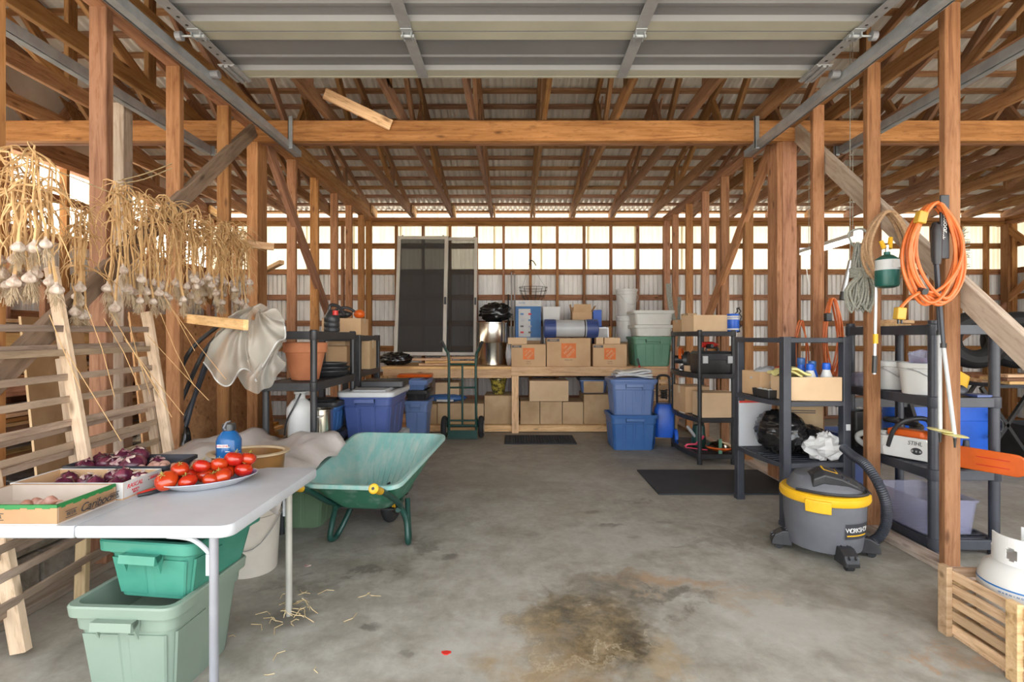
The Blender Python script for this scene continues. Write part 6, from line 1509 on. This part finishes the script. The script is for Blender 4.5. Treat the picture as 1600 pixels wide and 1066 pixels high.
oc = coil('extension_cord', 'bright orange extension cord coiled on the nearest right post', 'cord', (xat(1454, Yc), zat(394, Yc)), .128, .238, 8, .0085, M_orange, Yc, .35, 5, jit=.14)
def plug(loc, rot, par): 
    o = MB().box(-.022, .022, -.018, .018, -.03, .03).build('plug', M_plug, par, loc=loc, rot=rot, bevel=.006); return o
b0_ = oc.location
plug(at(1439, 340, 2.52)-b0_, (0, R(14), 0), oc); pl2 = plug(at(1406, 490, 2.50)-b0_, (0, R(6), 0), oc)
for s in (-1, 1): MB().box(.008*s-.003, .008*s+.003, -.004, .004, -.05, -.028).build('prong', M_drop, oc, loc=pl2.location)
MB().tube(spline([at(1437, 457, 2.52)-b0_, at(1422, 466, 2.51)-b0_, at(1410, 478, 2.50)-b0_, at(1406, 484, 2.50)-b0_], 5), .0085, 7).build('cord_end', M_orange, oc, smooth=True)
MB().tube([at(1437, 454, 2.54)-b0_, at(1446, 456, 2.50)-b0_], .016, 8).build('cord_tie', M_black, oc); MB().tube([at(1452, 322, 2.56)-b0_, at(1462, 320, 2.54)-b0_], .016, 8).build('cord_tie', M_black, oc)
tn = coil('tan_rope', 'coil of tan rope hanging on the second right post', 'rope', (xat(1382, 3.0), zat(386, 3.0)), .115, .20, 7, .0100, M_trope, 3.0, .3, 9, jit=.12)
gr2 = thing('grey_rope_hank', 'bundled grey rope hank hanging left of the tan coil', 'rope', (xat(1341, 3.2), 3.2, zat(430, 3.2))); random.seed(17)
for k in range(16):
    x0 = random.uniform(-.075, .075); ln = random.uniform(.16, .24); w_ = random.uniform(.015, .05); up_ = random.uniform(.10, .20); yy = random.uniform(-.04, .02)
    MB().tube(spline([(x0*.3-w_*.3, yy, up_), (x0*.5-w_*.6, yy, .04), (x0*.4, yy-.02, -.0), (x0-w_, yy, -.10), (x0, yy, -ln), (x0+w_, yy, -.10), (x0*.5+w_*.4, yy, .05), (x0*.3, yy, up_)], 4), .007, 6).build('strand', M_grope, gr2, smooth=True)
for k in range(5): MB().tube([(.055*math.cos(a), .035*math.sin(a)-.012, -.012+.012*k) for a in [2*PI*i/18 for i in range(18)]], .007, 6, closed=True).build('wrap', M_grope, gr2, smooth=True)
MB().tube(spline([(-.03, 0, .18), (-.06, 0, .26), (.02, 0, .29), (.06, 0, .24), (.02, 0, .17)], 5), .007, 6).build('hanging_loop', M_grope, gr2, smooth=True)
pt_ = thing('propane_torch', 'green propane canister torch with yellow valve hanging on the second right post', 'torch', at(1386, 450, 2.93))
MB().lathe([(.035, 0), (.055, .008), (.060, .02), (.060, .145), (.056, .165), (.03, .185), (.016, .19), (.016, .205)], 28).build('canister', M_propg, pt_, smooth=True)
MB().lathe([(.0606, .10), (.0606, .158)], 28, c0=False, c1=False).build('label', M_lid, pt_, smooth=True)
MB().box(-.012, .038, -.0635, -.055, .112, .155).build('label', M_wbox, pt_)
MB().tube([(0, 0, .20), (0, 0, .245)], .010, 10).build('valve_stem', M_alu, pt_, smooth=True)
for s, h in ((-1, .27), (1, .29)): MB().tube([(s*.016, 0, .225), (s*.028, .01, h)], [.013, .011], 8).build('yellow_tag', M_yel, pt_, smooth=True)
MB().tube([at(1369, 440, 2.97)-pt_.location, at(1366, 585, 2.97)-pt_.location], .009, 10).build('torch_tube', M_alu, pt_, smooth=True)
MB().tube([at(1367, 556, 2.97)-pt_.location, at(1366, 583, 2.97)-pt_.location], .013, 10).build('torch_tip', M_drop, pt_, smooth=True)
MB().tube([at(1368, 522, 2.97)-pt_.location, at(1368, 537, 2.97)-pt_.location], .014, 10).build('yellow_band', M_yel, pt_, smooth=True)
# walking poles behind the orange cord
Yp = 2.60
for i, (a, b, c_) in enumerate((((1462, 400), (1468, 520), (1469, 676)), ((1464, 404), (1474, 540), (1492, 684)))):
    tp_ = thing('trekking_pole', ('trekking pole hanging straight down the nearest right post', 'trekking pole slanting to the right down the nearest post')[i], 'pole', at(*a, Yp-.04*i))
    A, B_, D_ = [at(*v, Yp-.04*i)-tp_.location for v in (a, b, c_)]
    MB().tube([A+Vector((0, 0, .17)), A+Vector((0, 0, .14)), A, A-Vector((0, 0, .03))], [.014, .024, .020, .016], 12).build('grip', M_black, tp_, smooth=True)
    MB().tube([A-Vector((0, 0, .02)), B_], .009, 10).build('upper_shaft', M_slate, tp_, smooth=True); MB().tube([B_, D_], .0095, 10).build('lower_shaft', M_lid, tp_, smooth=True)
    MB().tube([B_+Vector((0, 0, .012)), B_-Vector((0, 0, .012))], .013, 12).build('clamp', M_black, tp_, smooth=True)
    mb = MB().lathe([(.012, -.006), (.05, -.003), (.056, 0), (.05, .003), (.012, .006)], 18); o = mb.build('yellow_basket', M_pyel, tp_, smooth=True); o.location = D_+Vector((0, 0, .012)); o.rotation_euler = (R(4), R(6), 0)
    MB().tube([D_, D_-Vector((0, 0, .05))], [.008, .004], 8).build('tip', M_drop, tp_, smooth=True)
    if i == 0:
        MB().box(-.022, .022, -.006, .006, -.02, .30).build('wrist_strap', M_black, tp_, loc=A+Vector((.015, -.035, .0)), bevel=.004)
        text('Outdoor', .034, M_white, tp_, A+Vector((.015, -.0425, .17)), (PI/2, PI/2, 0)); text('trek', .03, M_white, tp_, A+Vector((.002, -.0425, .10)), (PI/2, PI/2, 0))
fr = thing('dried_sprig', 'dried grey sprig tucked behind the nearest right post', 'sprig', Vector((2.318, 2.685, zat(395, 2.69)))); random.seed(4); mb = MB()
for k in range(26):
    z = random.uniform(-.10, .10); a = random.uniform(-.4, 1.2); mb.tube([(0, 0, z), (.03*math.cos(a), -.01, z+.03*math.sin(a)), (.055*math.cos(a), -.015, z+.05*math.sin(a))], .0022, 4)
mb.tube([(0, 0, -.13), (0, 0, .13)], .003, 4).build('twigs', M_grope, fr)
o2_ = coil('extension_cord', 'thin orange extension cord bunched on the third right post', 'cord', (xat(1300, 3.78), zat(530, 3.78)), .06, .30, 7, .0065, M_orange, 3.80, .5, 21, jit=.2)
MB().box(-.02, .02, -.02, .02, -.03, .03).build('plug', M_black, o2_, loc=(-.05, -.05, .16), bevel=.005)
o3_ = coil('extension_cord', 'loose thin orange cord loop left of the third right post', 'cord', (xat(1261, 3.95), zat(545, 3.95)), .05, .22, 2, .006, M_orange, 4.05, .5, 23, jit=.2)
tg = thing('grease_gun', 'metal grease gun hanging on a cord left of the grey hank', 'tool', at(1318, 440, 3.9)); MB().tube([(.05, 0, .16), (.03, 0, .06), (0, 0, -.08)], [.012, .016, .020], 10).build('barrel', M_alu, tg, smooth=True); MB().tube([(0, 0, -.08), (-.01, 0, -.14)], .022, 10).build('grip', M_drop, tg, smooth=True); MB().tube([(.05, 0, .16), (.05, 0, roofz(3.9)+.04-tg.location.z)], .003, 5).build('cord', M_grope, tg)

# ================================================================ PROPANE TANK IN ITS CRATE
kc = thing('wooden_crate', 'slatted wooden crate holding the white propane tank', 'crate', (1.985, 1.975, 0)); w, d, h = .43, .34, .285
for sx in (-1, 1):
    for sy in (-1, 1):
        MB().box(sx*w/2-(.0 if sx < 0 else .024), sx*w/2+(.024 if sx < 0 else 0), sy*d/2-(.0 if sy < 0 else .045), sy*d/2+(.045 if sy < 0 else 0), 0, h).build('corner_post', W['crate'], kc, bevel=.002)
for k in range(5):
    z = .012+.055*k
    for sx in (-1, 1): board('slat', (sx*(w/2-.030), -d/2+.01, z+.02), (sx*(w/2-.030), d/2-.01, z+.02), .012, .037, W['crate'], kc)
    for sy in (-1, 1): board('slat', (-w/2+.02, sy*(d/2+.0065), z+.02), (w/2-.02, sy*(d/2+.0065), z+.02), .012, .037, W['crate'], kc) if sy < 0 else board('slat', (-w/2+.024, d/2-.014, z+.02), (w/2-.024, d/2-.014, z+.02), .012, .037, W['crate'], kc)
MB().box(-w/2+.03, w/2-.03, -d/2+.02, d/2-.02, 0, .010).build('bottom', W['crate'], kc)
tk = thing('propane_tank', 'white propane tank with blue stripe and white collar in the crate', 'tank', (1.985, 1.985, .012))
MB().lathe([(.10, 0), (.10, .025), (.115, .03), (.135, .06), (.146, .10), (.148, .14), (.148, .25), (.146, .275), (.130, .318), (.10, .345), (.06, .358), (.03, .36)], 40).build('tank', M_ptank, tk, smooth=True)
MB().lathe([(.1485, .262), (.1478, .268)], 40, c0=False, c1=False).build('blue_stripe', M_stripe, tk, smooth=True)
for i, ch in enumerate('WARNING FLAMMABLE GAS'):
    a = R(-165+4.2*i); text(ch, .010, M_stripe, tk, (.1487*math.cos(a), .1487*math.sin(a), .250), (R(90), 0, a+PI/2))
# collar with hand holes
mb = MB(); n = 72; zr0, zr1 = .345, .452
def cz(a): return zr1-(.030 if -.6 < math.sin(a*1.0) < .0 and math.cos(a) > 0 else 0)
cells = []
for i in range(n):
    a0 = 2*PI*i/n; am = (a0+PI/n); deg = math.degrees(am) % 360
    segs = [(zr0, zr1)]
    for c0_, wd in ((200, 22), (262, 26), (20, 26)):
        dd = abs((deg-c0_+180) % 360-180)
        if dd < wd/2:
            hh = .026*math.sqrt(max(0, 1-(dd/(wd/2))**2)); segs = [(zr0, .388-hh), (.388+hh, zr1)]
    if 55 < deg < 150: segs = [(zr0, zr0+.045)]
    for z0, z1 in segs: cells.append((a0, 2*PI*(i+1)/n, z0, z1))
for a0, a1, z0, z1 in cells:
    ro, ri = .103, .098
    mb.add([(r_*math.cos(a), r_*math.sin(a), z) for z in (z0, z1) for r_, a in ((ri, a0), (ro, a0), (ro, a1), (ri, a1))], [(3, 2, 1, 0), (4, 5, 6, 7), (0, 1, 5, 4), (2, 3, 7, 6)]+[(1, 2, 6, 5), (3, 0, 4, 7)])
mb.build('collar', M_white, tk)
MB().lathe([(.02, .355), (.02, .39), (.035, .392), (.035, .41), (.012, .412)], 18).build('valve', M_alu, tk, smooth=True)
